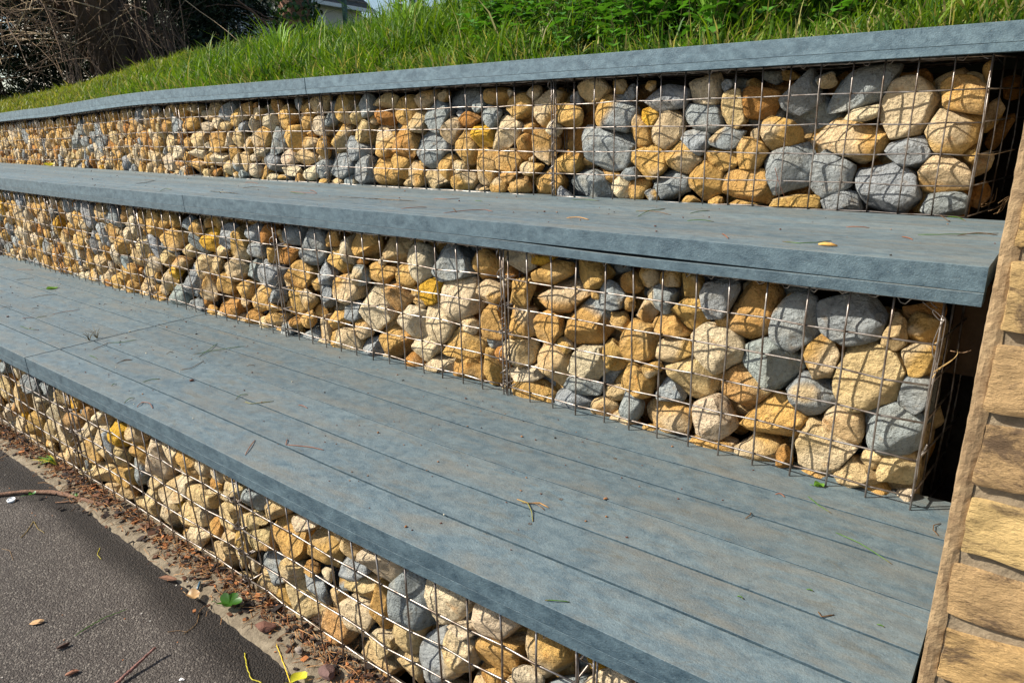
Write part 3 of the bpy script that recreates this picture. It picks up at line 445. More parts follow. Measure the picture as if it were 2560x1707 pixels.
ICO = {n: ico(n) for n in (3, 4, 5)}
def waves(P, f, k, rs):
    D = rs.normal(0, 1, (k, 3)); D = D/np.linalg.norm(D, axis=1)[:, None]*rs.uniform(.6, 1.5, (k, 1))*f
    return np.sin(P@D.T+rs.uniform(0, 6.28, k)).sum(1)/math.sqrt(k)
INFL = {'U': 1.26, 'M': 1.26, 'L': 1.40}
def rock(q, level, nb):
    rs = np.random.default_rng(int(abs(q['s'])*7919+abs(q['z'])*104729)+3)
    V, F = ICO[level]; a, b = q['w']/2*INFL[q['t']], q['h']/2*INFL[q['t']]; d = .44*math.sqrt(q['w']*q['h'])*rs.uniform(.85, 1.1)
    P = V.copy()
    ang = q['c'] in 'tc' or q['t'] == 'L' or rs.random() < .75
    Rr = np.linalg.qr(rs.normal(0, 1, (3, 3)))[0]; P = P@Rr; pn = 3.2 if ang else 2.5
    P = P/((np.abs(P)**pn).sum(1)**(1/pn))[:, None]; P = P@Rr.T
    for _ in range(11 if ang else 9):                         # broken faces
        n = rs.normal(0, 1, 3); n /= np.linalg.norm(n); dd = rs.uniform(.58, .90) if ang else rs.uniform(.70, .95)
        e = P@n-dd; P -= np.outer(np.where(e > 0, e, 0), n)
    sc = (P.max(0)-P.min(0))/2; P = (P-(P.max(0)+P.min(0))/2)/sc*(1.0, 1, 1.0)
    P += P*(waves(P, 1.8, 5, rs)*.030+waves(P, 5.0, 8, rs)*.020+waves(P, 12, 8, rs)*.013)[:, None]
    rg = 1-np.abs(waves(P, 3.2, 5, rs))*1.3
    P -= P*(np.clip(rg-.55, 0, 1)*(.11 if ang else .07))[:, None]
    ca, sa = math.cos(q['a']), math.sin(q['a'])
    X = P[:, 0]*a; Z = P[:, 2]*b; Y = P[:, 1]*d
    S = X*ca-Z*sa; Zz = X*sa+Z*ca
    for (ns, nz, dd) in nb:                                   # pressed against its neighbours
        e = S*ns+Zz*nz-dd-.12*np.abs(Y)*0; m = e > 0
        S[m] -= e[m]*ns*.93; Zz[m] -= e[m]*nz*.93
    W = np.stack([S, Y, Zz], 1); W += V*(waves(W/.012, 1.0, 10, rs)*.0012+waves(W/.0055, 1.0, 10, rs)*.0004)[:, None]
    if level >= 4: W += V*(waves(W/.022, 1.0, 8, rs)*.0022)[:, None]
    front = W[:, 1].min()
    rec = (rs.uniform(.055, .085) if q['r'] else (rs.uniform(.006, .022) if max(q['w'], q['h']) > .055 else rs.uniform(.024, .045)))
    off = rec-front
    q0, e = plan_raw(q['t'], q['s']); n = np.array([e[1], -e[0]]); n = n if n[1] > 0 else -n
    org = pt(q['t'], q['s'], off, q['z'])
    out = np.stack([W[:, 0]*e[0]+W[:, 1]*n[0], W[:, 0]*e[1]+W[:, 1]*n[1], W[:, 2]], 1)
    base = np.array(PAL['o' if q['c'] == 'm' else q['c']])*rs.uniform(.86, 1.12)
    base = base*(1+rs.normal(0, .016, 3))
    col = np.tile(base, (len(out), 1))
    if q['c'] == 'm': f = np.clip((waves(P, 1.2, 3, rs)+.1)*6, 0, 1)[:, None]; col = col*(1-f)+np.array(PAL['g'])*1.02*f
    elif q['c'] == 'g' and rs.random() < .3: f = np.clip((waves(P, 1.6, 3, rs)-.8)*4, 0, .8)[:, None]; col = col*(1-f)+np.array(PAL['t'])*f
    elif q['c'] in 'ot': f = np.clip((waves(P, 1.5, 4, rs)-.2)*1.5, 0, .7)[:, None]; col = col*(1-f)+np.array(PAL['c' if rs.random() < .75 else 'b'])*(.95)*f
    return out, F, col, org
for i, q in enumerate(st):
    q['p'] = pt(q['t'], q['s'], .02, q['z']); x, y, dz = project(q['p']); q['x'], q['y'] = x, y
    q['px'] = math.sqrt(q['w']*q['h'])*FOC/max(dz, .1) if dz > .1 and -40 < x < 2600 and -20 < y < 1735 else 0
    q['nb'] = []
for t in 'UML':
    L = [q for q in st if q['t'] == t]; A = np.array([(q['s'], q['z']) for q in L])
    def rad(q, dx, dz):
        c, s_ = math.cos(q['a']), math.sin(q['a']); u = dx*c+dz*s_; v = -dx*s_+dz*c
        return INFL[q['t']]/math.hypot(u/(q['w']/2), v/(q['h']/2))
    for i, q in enumerate(L):
        dd = A-A[i]; D = np.hypot(dd[:, 0], dd[:, 1])
        for j in np.where((D < .2) & (D > 1e-6))[0]:
            o = L[j]
            if o['r'] != q['r']: continue
            dx, dz = dd[j]/D[j]; r1 = rad(q, dx, dz); r2 = rad(o, dx, dz)
            if r1+r2 > D[j]*.97: q['nb'].append((dx, dz, D[j]*r1/(r1+r2)*.985))
for q in st:
    if q['t'] != 'L': q['nb'].append((-1, 0, q['s']-.004))
    lim = {'U': -.005, 'M': -.447, 'L': -.93}[q['t']]; q['nb'].append((0, 1, lim-q['z']))
vis = sorted([q for q in st if q['px'] > 0], key=lambda q: -q['px'])
INDIV = vis[:300]; ids = set(id(q) for q in INDIV)
CN = {'o': 'ochre', 't': 'tan', 'c': 'cream', 'g': 'grey', 'b': 'rusty brown', 'y': 'bright yellow', 'm': 'grey-and-ochre'}
used = {}
def stone_label(q):
    t = q['t']; row = max(1, int((TOP[t]-q['z'])/CELL)+1); k = 0
    for i, b in enumerate(BASKETS[t]):
        if q['s'] >= b: k = i
    col = max(1, int((q['s']-BASKETS[t][k])/CELL)+1)
    size = math.sqrt(q['w']*q['h']); asp = q['w']/q['h']
    sz = 'small ' if size < .07 else ('large ' if size > .125 else '')
    sh = 'long ' if max(asp, 1/asp) > 1.55 else ''
    bk = 'right-hand' if k == 0 else ORD[k]
    lb = f'{sz}{CN[q["c"]]} {sh}stone, {TIER[t]} tier, {bk} basket, mesh row {WORDS[row]}, column {WORDS[min(col, 20)]}'
    key = lb
    if key in used:
        o = used[key]; alt = 'lower ' if q['z'] < o['z'] else 'upper '
        if abs(q['z']-o['z']) < abs(q['s']-o['s']): alt = 'left ' if q['s'] > o['s'] else 'right '
        lb = alt+lb
    used.setdefault(key, q)
    return lb
for q in INDIV:
    lv = 5 if q['px'] > 190 else 4
    V, F, C, org = rock(q, lv, q['nb'])
    o = mesh_obj('stone', V, F, M['stone'], None, True, C); o.location = org
    tag(o, stone_label(q), 'stone', 'stones packed in the wire baskets')
VV, FF, CC, n = [], [], [], 0
for q in st:
    if id(q) in ids: continue
    V, F, C, org = rock(q, 3, q['nb']); VV.append(V+org); FF.append(F+n); CC.append(C); n += len(V)
for t in 'UML':                                              # the darker stones behind the front layer
    s0, s1, z0, z1 = RANGE[t]; s = s0+.03
    while s < s1:
        z = z0+.03
        while z < z1+.015:
            w = rng.uniform(.09, .13); q = dict(t=t, s=s+rng.normal(0, .02), z=z+rng.normal(0, .012), w=w, h=w*rng.uniform(.8, 1.1), a=rng.uniform(-.8, .8), c=rng.choice(list('otgb')), r=1, nb=[])
            if not (q['z']+q['h']/2 > z1+.035):
                V, F, C, org = rock(q, 3, [(-1, 0, q['s']-.004)] if t != 'L' else []); q0 = pt(t, q['s'], 1, 0)-pt(t, q['s'], 0, 0)
                VV.append(V+org+np.array([q0[0], q0[1], 0])*rng.uniform(.0, .05)); FF.append(F+n); CC.append(C); n += len(V)
            z += .088
        s += .088
for (t, x_, y_, z_, w_, h_, c_) in (('U', .012, .13, -.14, .035, .07, 'o'), ('U', .030, .21, -.18, .035, .08, 'b'), ('U', .010, .11, -.26, .035, .06, 't'), ('U', .040, .28, -.07, .05, .05, 'b'), ('U', .015, .16, -.34, .04, .06, 'b'), ('M', .034, -.57, -.705, .026, .045, 't'), ('M', .020, -.54, -.80, .03, .06, 'b')):
    V, F, C, org = rock(dict(t=t, s=.01, z=z_, w=w_, h=h_, a=.3, c=c_, r=1), 3, []); VV.append(V+np.array([x_, y_, z_])); FF.append(F+n); CC.append(C); n += len(V)
o = mesh_obj('stone_fill', np.concatenate(VV), np.concatenate(FF), M['stone'], None, True, np.concatenate(CC)); tag(o, 'smaller and deeper stones filling the baskets of all three tiers', 'stones', 'stones packed in the wire baskets', 'stuff')
print('stones', len(st), 'individual', len(INDIV), 'min px', INDIV[-1]['px']/2.5)

# ------------------------------------------------------------------ ground, kerb, soil behind the baskets
def strip_surface(t, offs, zf, s0, s1, name, mat, kind='structure', step=.06, attr=None):
    S = np.arange(s0, s1, step); V = []; A = []
    for s in S:
        for o in offs(s): 
            q = pt(t, s, o, 0, .3); q[2] = zf(q[0], q[1], o); V.append(q)
            A.append(attr(q[0], q[1], o) if attr else 1)
    k = len(offs(S[0])); F = np.array([(i*k+j, i*k+j+1, (i+1)*k+j+1, (i+1)*k+j) for i in range(len(S)-1) for j in range(k-1)])
    A = np.array(A); ob = mesh_obj(name, V, F, mat, None, True, np.stack([A]*3, 1)); tag(ob, kind=kind); return ob
def wob(s, f, seed): return math.sin(s*f+seed)*.5+math.sin(s*f*2.3+seed*2)*.3+math.sin(s*f*5.1+seed*3)*.2
def edge_off(s):  # outer edge of the kerb strip from the basket front (negative = towards the viewer)
    x = pt('L', s, 0, 0)[0]; base = np.interp(x, [-3.0, -2.3, -2.0, -1.67, -1.43, -1.2, -1.0, 0], [-.078, -.073, -.084, -.088, -.094, -.100, -.105, -.11])
    return base+.0028*wob(s, 17, 1)+.0022*wob(s, 75, 2)+.0016*wob(s, 190, 4)
GZ = -1.272
strip_surface('L', lambda s: [-5.0, -2.5, -1.2, -.8, -.5, -.36, -.28, -.22, -.18, -.15, -.125, -.10, -.07, -.04, .02],
    lambda x, y, o: GZ-.006+.0015*math.sin(x*7)*math.cos(y*6)+max(0, -.3-o)*-.004, -2.5, 12, 'asphalt_path', M['asphalt'],
    attr=lambda x, y, o: min(1, 1.5*max(0, 1-abs(o+.115+.02*wob(x, 3.0, 4))/(.085+.045*wob(x, 4.2, 1)))) if o > -.3 else 0)
S = np.arange(-1.2, 6, .012); V = []; F = []
cr = [0, .1, .28, .5, .75, 1]
for s in S:
    e = edge_off(s)
    for j, c in enumerate(cr):
        o = e*(1-c)+.03*c; q = pt('L', s, o, 0, .3); q[2] = GZ+(-.012, .0015, .003, .003, .004, .005)[j]+.0012*wob(s+c, 35, 5)*(j > 0); V.append(q)
k = len(cr); F = np.array([(i*k+j, i*k+j+1, (i+1)*k+j+1, (i+1)*k+j) for i in range(len(S)-1) for j in range(k-1)])
tag(mesh_obj('kerb_strip', V, F, M['kerb'], None, True), kind='structure')
b = MB()
def soil(t, off0, off1, z0, z1, s0, s1):
    V, F = sweep(t, s0, s1, [(off0, z0), (off1, z0), (off1, z1), (off0, z1)], 0, .3, smooth=.2); b.add(V, F)
soil('L', .30, 3.0, -1.6, -.925, -.42, 6.5); soil('M', .30, 2.6, -1.3, -.44, -.066, 7.5); soil('U', .42, 2.4, -.7, -.02, -.091, 8.3)
tag(b.build('soil', M['soil']), kind='structure')

# ------------------------------------------------------------------ brick wall at the right end
def noise3(P, f, k, seed): return waves(P*1.0, f, k, np.random.default_rng(seed))
WX, WY = .0930, -1.372; PITCH = .0765
wall = empty('brick_wall', (WX+.75, WY+.9, GZ)); tag(wall, 'buff tumbled brick wall closing the right-hand end of the tiers', 'wall')
inv = -np.array(wall.location)
b = MB(); z1 = .42; y1 = 1.2
nz = 90; ys = np.linspace(WY+.004, y1, 60); V = []; F = []
b.box((WX+.76, (WY+.0075+y1)/2, (GZ-.1+z1)/2), (1.50, y1-WY-.0075, z1-GZ+.1))
V_, F_, = [], []
for part in (0,):
    b.v[-1] = b.v[-1]+inv
b.build('mortar_core', M['mortar'], wall)
def brick(c, d, seed):
    """tumbled brick: subdivided box, rounded, rock faced; c centre, d size"""
    rs = np.random.default_rng(seed); nx, ny, nz = 46, 8, 20; out = []; faces = []; n0 = 0
    def grid(fn, na, nb):
        nonlocal n0
        P = np.array([fn(i/(na-1)*2-1, j/(nb-1)*2-1) for i in range(na) for j in range(nb)])
        f = [(n0+i*nb+j, n0+(i+1)*nb+j, n0+(i+1)*nb+j+1, n0+i*nb+j+1) for i in range(na-1) for j in range(nb-1)]
        out.append(P); faces.extend(f); n0 += len(P)
    grid(lambda u, v: (u, -1, v), nx, nz); grid(lambda u, v: (u, v, 1), nx, 4); grid(lambda u, v: (-u, v, -1), nx, 4)
    grid(lambda u, v: (-1, -v, v*0+u) if 0 else (-1, u, -v), 6, nz); grid(lambda u, v: (1, u, v), 6, nz)
    P = np.concatenate(out); hd = np.array(d)/2; r = .0032
    Q = P*hd; core = np.clip(Q, -(hd-r), hd-r); e = Q-core; L = np.linalg.norm(e, axis=1)[:, None]; Q = core+np.where(L > 0, e/np.maximum(L, 1e-9)*r, 0)
    W = Q+c; nrm = np.where(L > 0, e/np.maximum(L, 1e-9), 0)
    off = rs.uniform(0, 99, 3)
    dis = -np.clip(waves(W+off, 55, 5, rs)-.9, 0, 1)*.0045*(L[:, 0] > .2)+waves(W+off, 26, 6, rs)*.0016+waves(W+off, 210, 8, rs)*.0004+waves(W+off, 75, 8, rs)*.0019+waves((W+off)*np.array([1, 1, 2.2]), 130, 8, rs)*.0005
    return Q+nrm*dis[:, None]+c, faces
b = MB(); k = 0; z = GZ+.0; row = 0
zr = -.3135                                                # a bed joint measured in the photograph
rows = int((zr-GZ)/PITCH)+1; z = zr-rows*PITCH
while z < z1-.06:
    x = WX+.0085+rng.uniform(-.003, .003); first = True
    while x < WX+1.45:
        L = (.215 if row % 2 else .198) if first else .215
        L = min(L, WX+1.50-x)
        if L < .03: break
        dx = rng.normal(0, .0015)
        Vb, Fb = brick(np.array([x+L/2, WY+.052+rng.normal(0, .0015), z+.006+.0325+.0035]), (L-.004, .104, .0625+rng.uniform(-.002, .002)), k+900)
        tone = np.array([(.56, .375, .165), (.62, .43, .185), (.52, .335, .145), (.58, .38, .15), (.46, .30, .145)][rng.integers(0, 5)])*rng.uniform(.92, 1.06)
        b.add(Vb+inv, Fb, tone); x += L+.011; k += 1; first = False
    z += PITCH; row += 1
b.build('brickwork', M['brick'], wall, True)
# rough mortar skin on the wall's edge
b = MB(); S = np.linspace(GZ-.05, z1, 260); V = []
for s in S:
    for j, (dx, dy) in enumerate(((0, .12), (0, .05), (.0, .010), (.0006, .0036), (.004, .0030), (.009, .0036), (.015, .0060))):
        V.append((WX+dx-.001+.0006*wob(s, 47, j)+.0005*wob(s, 190, j*2), WY+dy+.0008*wob(s, 60, j+3), s))
F = [(i*7+j, (i+1)*7+j, (i+1)*7+j+1, i*7+j+1) for i in range(259) for j in range(6)]
b.add(np.array(V)+inv, F, (.40, .285, .165)); b.build('mortar_skin', M['edge'], wall, False)
# timber packer under the middle deck beside the wall
b = MB(); b.box((0, 0, 0), (.052, .075, .19)); o = b.build('timber_packer', M['timber']); o.location = (.058, -.47, -.535); tag(o, 'dark timber packer in the gap between the middle basket and the brick wall', 'timber block')

# ------------------------------------------------------------------ grass bank
def yU(x): return np.interp(-x, [-3, 0, 1.22, 2.44, 3.66, 4.87, 6.08, 8.5, 14], [0, 0, 0, .04, .083, .231, .35, .60, 1.2])
def crest(x): return -.085*np.interp(x, [-12, -8], [0, 1])+np.interp(x, [-16, -11, -9, -7.5, -6, -4.7, -3.7, -3, 2, 6], [.30, .39, .51, .63, .65, .545, .60, .66, .66, .62])
def ground_z(x, y):
    t = np.clip((y-yU(x)-.22)/1.85, 0, 1); s = .03+np.array([sag(float(v)) for v in np.atleast_1d(x)])
    c = crest(x); z = s+(c-s)*(1-(1-t)**1.35)
    far = np.clip((y-yU(x)-2.3)/7, 0, 1)
    z = z-(c-.12)*far*far*(3-2*far)
    return z+.022*np.sin(x*2.3+y*1.7)*np.sin(x*1.1-y*2.9+1)*t*(1-far)
xs = np.concatenate((np.linspace(-1500, -60, 14), np.linspace(-40, -17, 12), np.arange(-16, 4.1, .14), np.linspace(5, 40, 10), np.linspace(60, 1500, 10)))
ts = np.concatenate((np.arange(.16, 3.0, .09), np.linspace(3.2, 12, 22), np.linspace(14, 60, 12), np.linspace(90, 2500, 14)))
X, Tt = np.meshgrid(xs, ts, indexing='ij'); Y = yU(X)+Tt; Z = ground_z(X.ravel(), Y.ravel()).reshape(X.shape)
V = np.stack([X.ravel(), Y.ravel(), Z.ravel()], 1); nb_ = len(ts)
F = np.array([(i*nb_+j, (i+1)*nb_+j, (i+1)*nb_+j+1, i*nb_+j+1) for i in range(len(xs)-1) for j in range(nb_-1)])
M['turf'] = m_simple('turf', (.020, .030, .006), (.060, .070, .014), 9, 1.0, 1.0, .02)
tag(mesh_obj('grass_bank', V, F, M['turf'], None, True), kind='structure')
WEEDS = []
def leaf_geo(c, d, up, L, w, fold=.25, n=5):
    """a leaf starting at c along d; up = face normal"""
    d = d/np.linalg.norm(d); s = np.cross(d, up); s /= np.linalg.norm(s)+1e-9; u = np.cross(s, d); V = []; 
    for i in range(n+1):
        q = i/n; ww = w*math.sin(math.pi*min(1, q*.93+.04))**.75*(1 if i < n else 0.02); m = c+d*L*q+u*L*(-.35*q*q+.10*q)
        V += [m-s*ww/2+u*ww*fold*.5, m, m+s*ww/2+u*ww*fold*.5]
    F = []
    for i in range(n):
        F += [(i*3, i*3+1, i*3+4, i*3+3), (i*3+1, i*3+2, i*3+5, i*3+4)]
    return V, F
def weed(px, py, label, nst=9, hgt=.30, spread=.16, L=.045, w=.03, tone=(.06, .15, .02), name='leafy_weed', cat='weed', per=10):
    # stand on the slope under the pixel
    best = None
    for d in np.arange(2.2, 12, .03):
        q = at(px, py, d)
        if q[2] < ground_z(np.array([q[0]]), np.array([q[1]]))[0] and q[1] > yU(q[0])+.15: best = q; break
    if best is None: return
    WEEDS.append(best[:2].copy())
    o = empty(name, tuple(best)); tag(o, label, cat, 'leafy weeds in the bank'); rs = np.random.default_rng(int(px)); a = MB(); l = MB()
    for _ in range(nst):
        r = rs.uniform(0, spread); th = rs.uniform(0, 6.28); b0 = np.array([r*math.cos(th), r*math.sin(th), 0])
        b0[2] = ground_z(np.array([best[0]+b0[0]]), np.array([best[1]+b0[1]]))[0]-best[2]-.01
        H = hgt*rs.uniform(.6, 1.15); ln = rs.normal(0, .25, 2)
        S = [b0+np.array([ln[0]*H*q*q, ln[1]*H*q*q, H*q]) for q in np.linspace(0, 1, 5)]; a.tube(S, np.linspace(.0022, .001, 5), 4, (.10, .10, .03))
        for i in range(per):
            q = (i+1)/per; c0 = b0+np.array([ln[0]*H*q*q, ln[1]*H*q*q, H*q]); th = i*2.4+rs.uniform(-.4, .4)
            d = np.array([math.cos(th), math.sin(th), rs.uniform(-.1, .5)]); s_ = rs.uniform(.65, 1.2)*(1.15-.4*q)
            V, F = leaf_geo(c0, d, np.array([0, 0, 1.]), L*s_, w*s_); cc = np.array(tone)*rs.uniform(.7, 1.45)
            l.add(np.array(V), F, cc)
    a.build('stem', M['grass'], o); l.build('foliage', M['leaf'], o)
for i, (px, py, lb) in enumerate([(1268, 92, 'leafy weed left of the nettle patch, above the middle of the coping'), (1330, 60, 'tall nettle-like weed at the top picture edge, left one of the patch'),
    (1420, 96, 'nettle-like weed with dark leaves just behind the coping'), (1500, 40, 'bright nettle-like weed high on the bank, middle of the patch'), (1585, 88, 'broad-leaved weed low on the bank beside pale grass'),
    (1690, 60, 'nettle-like weed to the right of the pale grass tuft'), (1790, 78, 'leafy weed near the coping, right half of the patch'), (1850, 20, 'leafy weed at the top picture edge, rightmost of the patch'), (1200, 30, 'low leafy weed at the top picture edge, leftmost of the patch'), (2080, 30, 'lone low leafy weed on the right part of the bank')]):
    weed(px, py+22, lb, 30, .25, .26, .066, .046, (.070, .190, .020), per=7)
weed(520, 196, 'dark blue-green cow-parsley clump in the grass on the left', 34, .20, .26, .035, .016, (.025, .085, .035), per=14)
weed(610, 170, 'smaller dark blue-green parsley clump beside a dry stalk', 20, .20, .16, .035, .016, (.025, .085, .035), per=14)
# blades
N = 190000
x = rng.uniform(-13.5, 2.2, N*3); t = rng.uniform(.17, 3.1, N*3)
P = np.stack([x, yU(x)+t], 1); D = np.hypot(P[:, 0]-CAM[0], P[:, 1]-CAM[1])
keep = rng.random(N*3) < np.clip(3.4/D, 0, 1)**1.25
clump = np.sin(P[:, 0]*5.1+np.sin(P[:, 1]*7)*1.5)*np.sin(P[:, 1]*6.3+P[:, 0]*2.2)
keep &= rng.random(N*3) < .72+.35*clump
for w_ in WEEDS: keep &= (np.hypot(P[:, 0]-w_[0], P[:, 1]-w_[1]) > .22) | (rng.random(len(P)) < .25)
P = P[keep][:N]; D = D[keep][:N]; clump = clump[keep][:N]; t = t[keep][:N]; n = len(P)
gz = ground_z(P[:, 0], P[:, 1])
dry = np.clip((-P[:, 0]-4.6)/2.6, 0, 1)*np.clip(1.1-t*.1, 0, 1)
near_edge = np.clip(1-(t-.17)/.30, 0, 1)
H = rng.gamma(6, .0165, n)*(1+.4*clump)*(1-.62*dry)*(1-.35*near_edge)*(1-.3*np.clip((t-1.2)/.8, 0, 1))+.02
az = rng.uniform(0, 2*math.pi, n); az = np.where(rng.random(n) < .3, rng.normal(.4, .7, n), az); az = np.where((t < .34) & (rng.random(n) < .5), rng.normal(-1.4, .6, n), az)
lean = rng.uniform(.12, 1.15, n); w = rng.uniform(.0018, .0040, n)*(1+.10*D)
dx, dy = np.cos(az), np.sin(az)
prof = [(0, 0, 1), (.38, .16, .95), (.74, .50, .7), (1.0, 1.0, .0)]
V = np.zeros((n, 7, 3)); a2 = az+rng.normal(0, .8, n)+math.pi/2; wx, wy = np.cos(a2)*w, np.sin(a2)*w
# turn most blades broadside so that they read from the path as well as from above
k = 0
for i, (h, l, ww) in enumerate(prof):
    cx = P[:, 0]+dx*lean*H*l; cy = P[:, 1]+dy*lean*H*l; cz = gz-.01+H*(h-.18*l*lean*lean*1.5)
    if i < 3:
        V[:, k] = np.stack([cx-wx*ww, cy-wy*ww, cz], 1); V[:, k+1] = np.stack([cx+wx*ww, cy+wy*ww, cz], 1); k += 2
    else: V[:, k] = np.stack([cx, cy, cz], 1)
base = (np.arange(n)*7)[:, None]
Fq = np.concatenate([base+np.array([0, 1, 3, 2]), base+np.array([2, 3, 5, 4])]); Ft = base+np.array([4, 5, 6])
g1 = np.array([.040, .105, .005]); g2 = np.array([.145, .225, .010]); g3 = np.array([.30, .27, .10]); g4 = np.array([.045, .110, .014])
u = rng.random(n)[:, None]; c = g1*(1-u)+g2*u
dk = (rng.random(n) < .22)[:, None]; c = np.where(dk, g4, c)
straw = (rng.random(n) < .045+.22*dry+.22*near_edge)[:, None]; c = np.where(straw, g3*rng.uniform(.6, 1.2, (n, 1)), c)
c = c*(1-dry[:, None]*.42)+np.array([.20, .185, .03])*dry[:, None]*.42
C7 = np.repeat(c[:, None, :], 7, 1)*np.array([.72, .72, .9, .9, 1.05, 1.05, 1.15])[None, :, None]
me_f = [tuple(r) for r in Fq.tolist()]+[tuple(r) for r in Ft.tolist()]
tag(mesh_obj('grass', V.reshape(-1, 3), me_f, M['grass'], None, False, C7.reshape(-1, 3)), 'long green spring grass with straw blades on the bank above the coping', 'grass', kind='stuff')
for i, (px, py) in enumerate([(1780, 105), (700, 165), (1010, 130)]):
    q = None
    for d in np.arange(2.2, 12, .03):
        a_ = at(px, py, d)
        if a_[2] < ground_z(np.array([a_[0]]), np.array([a_[1]]))[0] and a_[1] > yU(a_[0])+.15: q = a_; break
    if q is None: continue
    b = MB(); rs = np.random.default_rng(i+40)
    for _ in range(60):
        th = rs.uniform(0, 6.28); H = rs.uniform(.14, .30); l = rs.uniform(.1, .75)*H; w_ = rs.uniform(.002, .004)*(1.5 if i != 0 else 1.1); r0 = rs.uniform(0, .03)
        d = np.array([math.cos(th), math.sin(th), 0]); s_ = np.array([-d[1], d[0], 0])*w_; V = []
        for h, ll, ww in ((0, 0, 1), (.45, .2, 1), (.8, .6, .7), (.92, 1, .02)): V += [d*(r0+l*ll)+np.array([0, 0, H*h])-s_*ww, d*(r0+l*ll)+np.array([0, 0, H*h])+s_*ww]
        b.add(np.array(V), [(0, 1, 3, 2), (2, 3, 5, 4), (4, 5, 7, 6)], np.array((.17, .30, .04))*rs.uniform(.7, 1.3))
    o = b.build('grass_tuft', M['grass']); o.location = q
    tag(o, ['pale upright grass tuft among the nettles', 'bright arching grass tuft left of the green fence post', 'green grass tuft under the sapling'][i], 'grass tuft', 'grass tufts on the bank')

# ------------------------------------------------------------------ trees, fence and houses beyond the bank
def branch(b, p, d, L, r, rs, depth, col, gnarl=.25, kids=4, k=6, droop=0.0, minr=.003):
    n = 7; P = [np.array(p, float)]; d = np.array(d, float); d /= np.linalg.norm(d)
    for i in range(n):
        d = d+rs.normal(0, gnarl/n**.5*.6, 3)+np.array([0, 0, -droop/n]); d /= np.linalg.norm(d); P.append(P[-1]+d*L/n)
    R = np.linspace(r, max(r*.35, minr), n+1); b.tube(P, R, k if r > .02 else 4, np.array(col)*rs.uniform(.7, 1.3), False)
    if depth > 0:
        for _ in range(kids):
            i = rs.integers(2, n+1); t_ = P[i]-P[i-1]; t_ /= np.linalg.norm(t_); e = rs.normal(0, 1, 3); e -= t_*(e@t_); e /= np.linalg.norm(e)
            branch(b, P[i], t_*rs.uniform(.5, .9)+e*rs.uniform(.5, .9), L*rs.uniform(.4, .7), R[i]*rs.uniform(.45, .7), rs, depth-1, col, gnarl, kids, k, droop, minr)
    return P
def foot(px, py, dist):
    q = at(px, py, dist); q[2] = ground_z(np.array([q[0]]), np.array([q[1]]))[0]-.1; return q
# bare shrub: leaning stems and a tangle of pale twigs
f0 = foot(285, 140, 12.5); sh = empty('bare_shrub', tuple(f0)); tag(sh, 'big leafless shrub with leaning brown stems and tangled pale twigs, upper left', 'shrub')
rs = np.random.default_rng(5)
def rel(px, py, dist): return at(px, py, dist)-f0
for i, (bx, tx, ty, r) in enumerate([(262, 175, -40, .10), (275, 215, -60, .12), (285, 240, -80, .11), (300, 268, -60, .12), (312, 300, -90, .10), (325, 345, -60, .07), (250, 150, 20, .05), (340, 390, -60, .06), (290, 120, -60, .06)]):
    st_ = MB(); dd = 12.5+rs.normal(0, .35); A = rel(bx, 150, dd); A[2] = 0; Bp = rel(tx, ty, dd+rs.normal(0, .4)); P = []
    for q in np.linspace(0, 1, 12): P.append(A*(1-q)+Bp*q+np.array([rs.normal(0, .03), rs.normal(0, .03), .12*math.sin(q*3)]))
    P += [P[-1]+(P[-1]-P[-2])*j for j in range(1, 8)]
    st_.tube(P, np.linspace(r, r*.5, len(P)), 8, np.array((.12, .078, .053))*rs.uniform(.6, 1.2)); st_.build('trunk', M['bark'], sh, True)
tw = MB()
for i in range(210):
    px = rs.uniform(-120, 300); py = rs.uniform(-120, 125)+max(0, (150-px))*.12; dd = 12.0+rs.uniform(-.9, 1.1)
    ang = rs.normal(.35, .5) if rs.random() < .72 else rs.normal(1.5, .35); L = rs.uniform(.3, 1.7)
    d = RT*(-math.cos(ang))+UP*math.sin(ang)*(.7 if rs.random() < .5 else -.35)+FW*rs.normal(0, .3)
    branch(tw, rel(px+60, py, dd), d, L, rs.uniform(.004, .011), rs, 1 if rs.random() < .6 else 0, (.50, .37, .23) if rs.random() < .4 else (.13, .085, .055), .45, 3, 4, .25, .0028)
for i in range(95):
    px = rs.uniform(150, 480); dd = 12+rs.uniform(-.6, .8); A = rel(px, 150-max(0, (px-280))*.25, dd); A[2] = max(A[2]-.3, 0)
    branch(tw, A, -RT*rs.uniform(.1, .75)+UP, rs.uniform(.6, 1.7), rs.uniform(.005, .012), rs, 1 if rs.random() < .5 else 0, (.42, .28, .17) if rs.random() < .3 else (.12, .08, .055), .3, 3, 4, .1, .0028)
tw.build('twigs', M['bark'], sh)
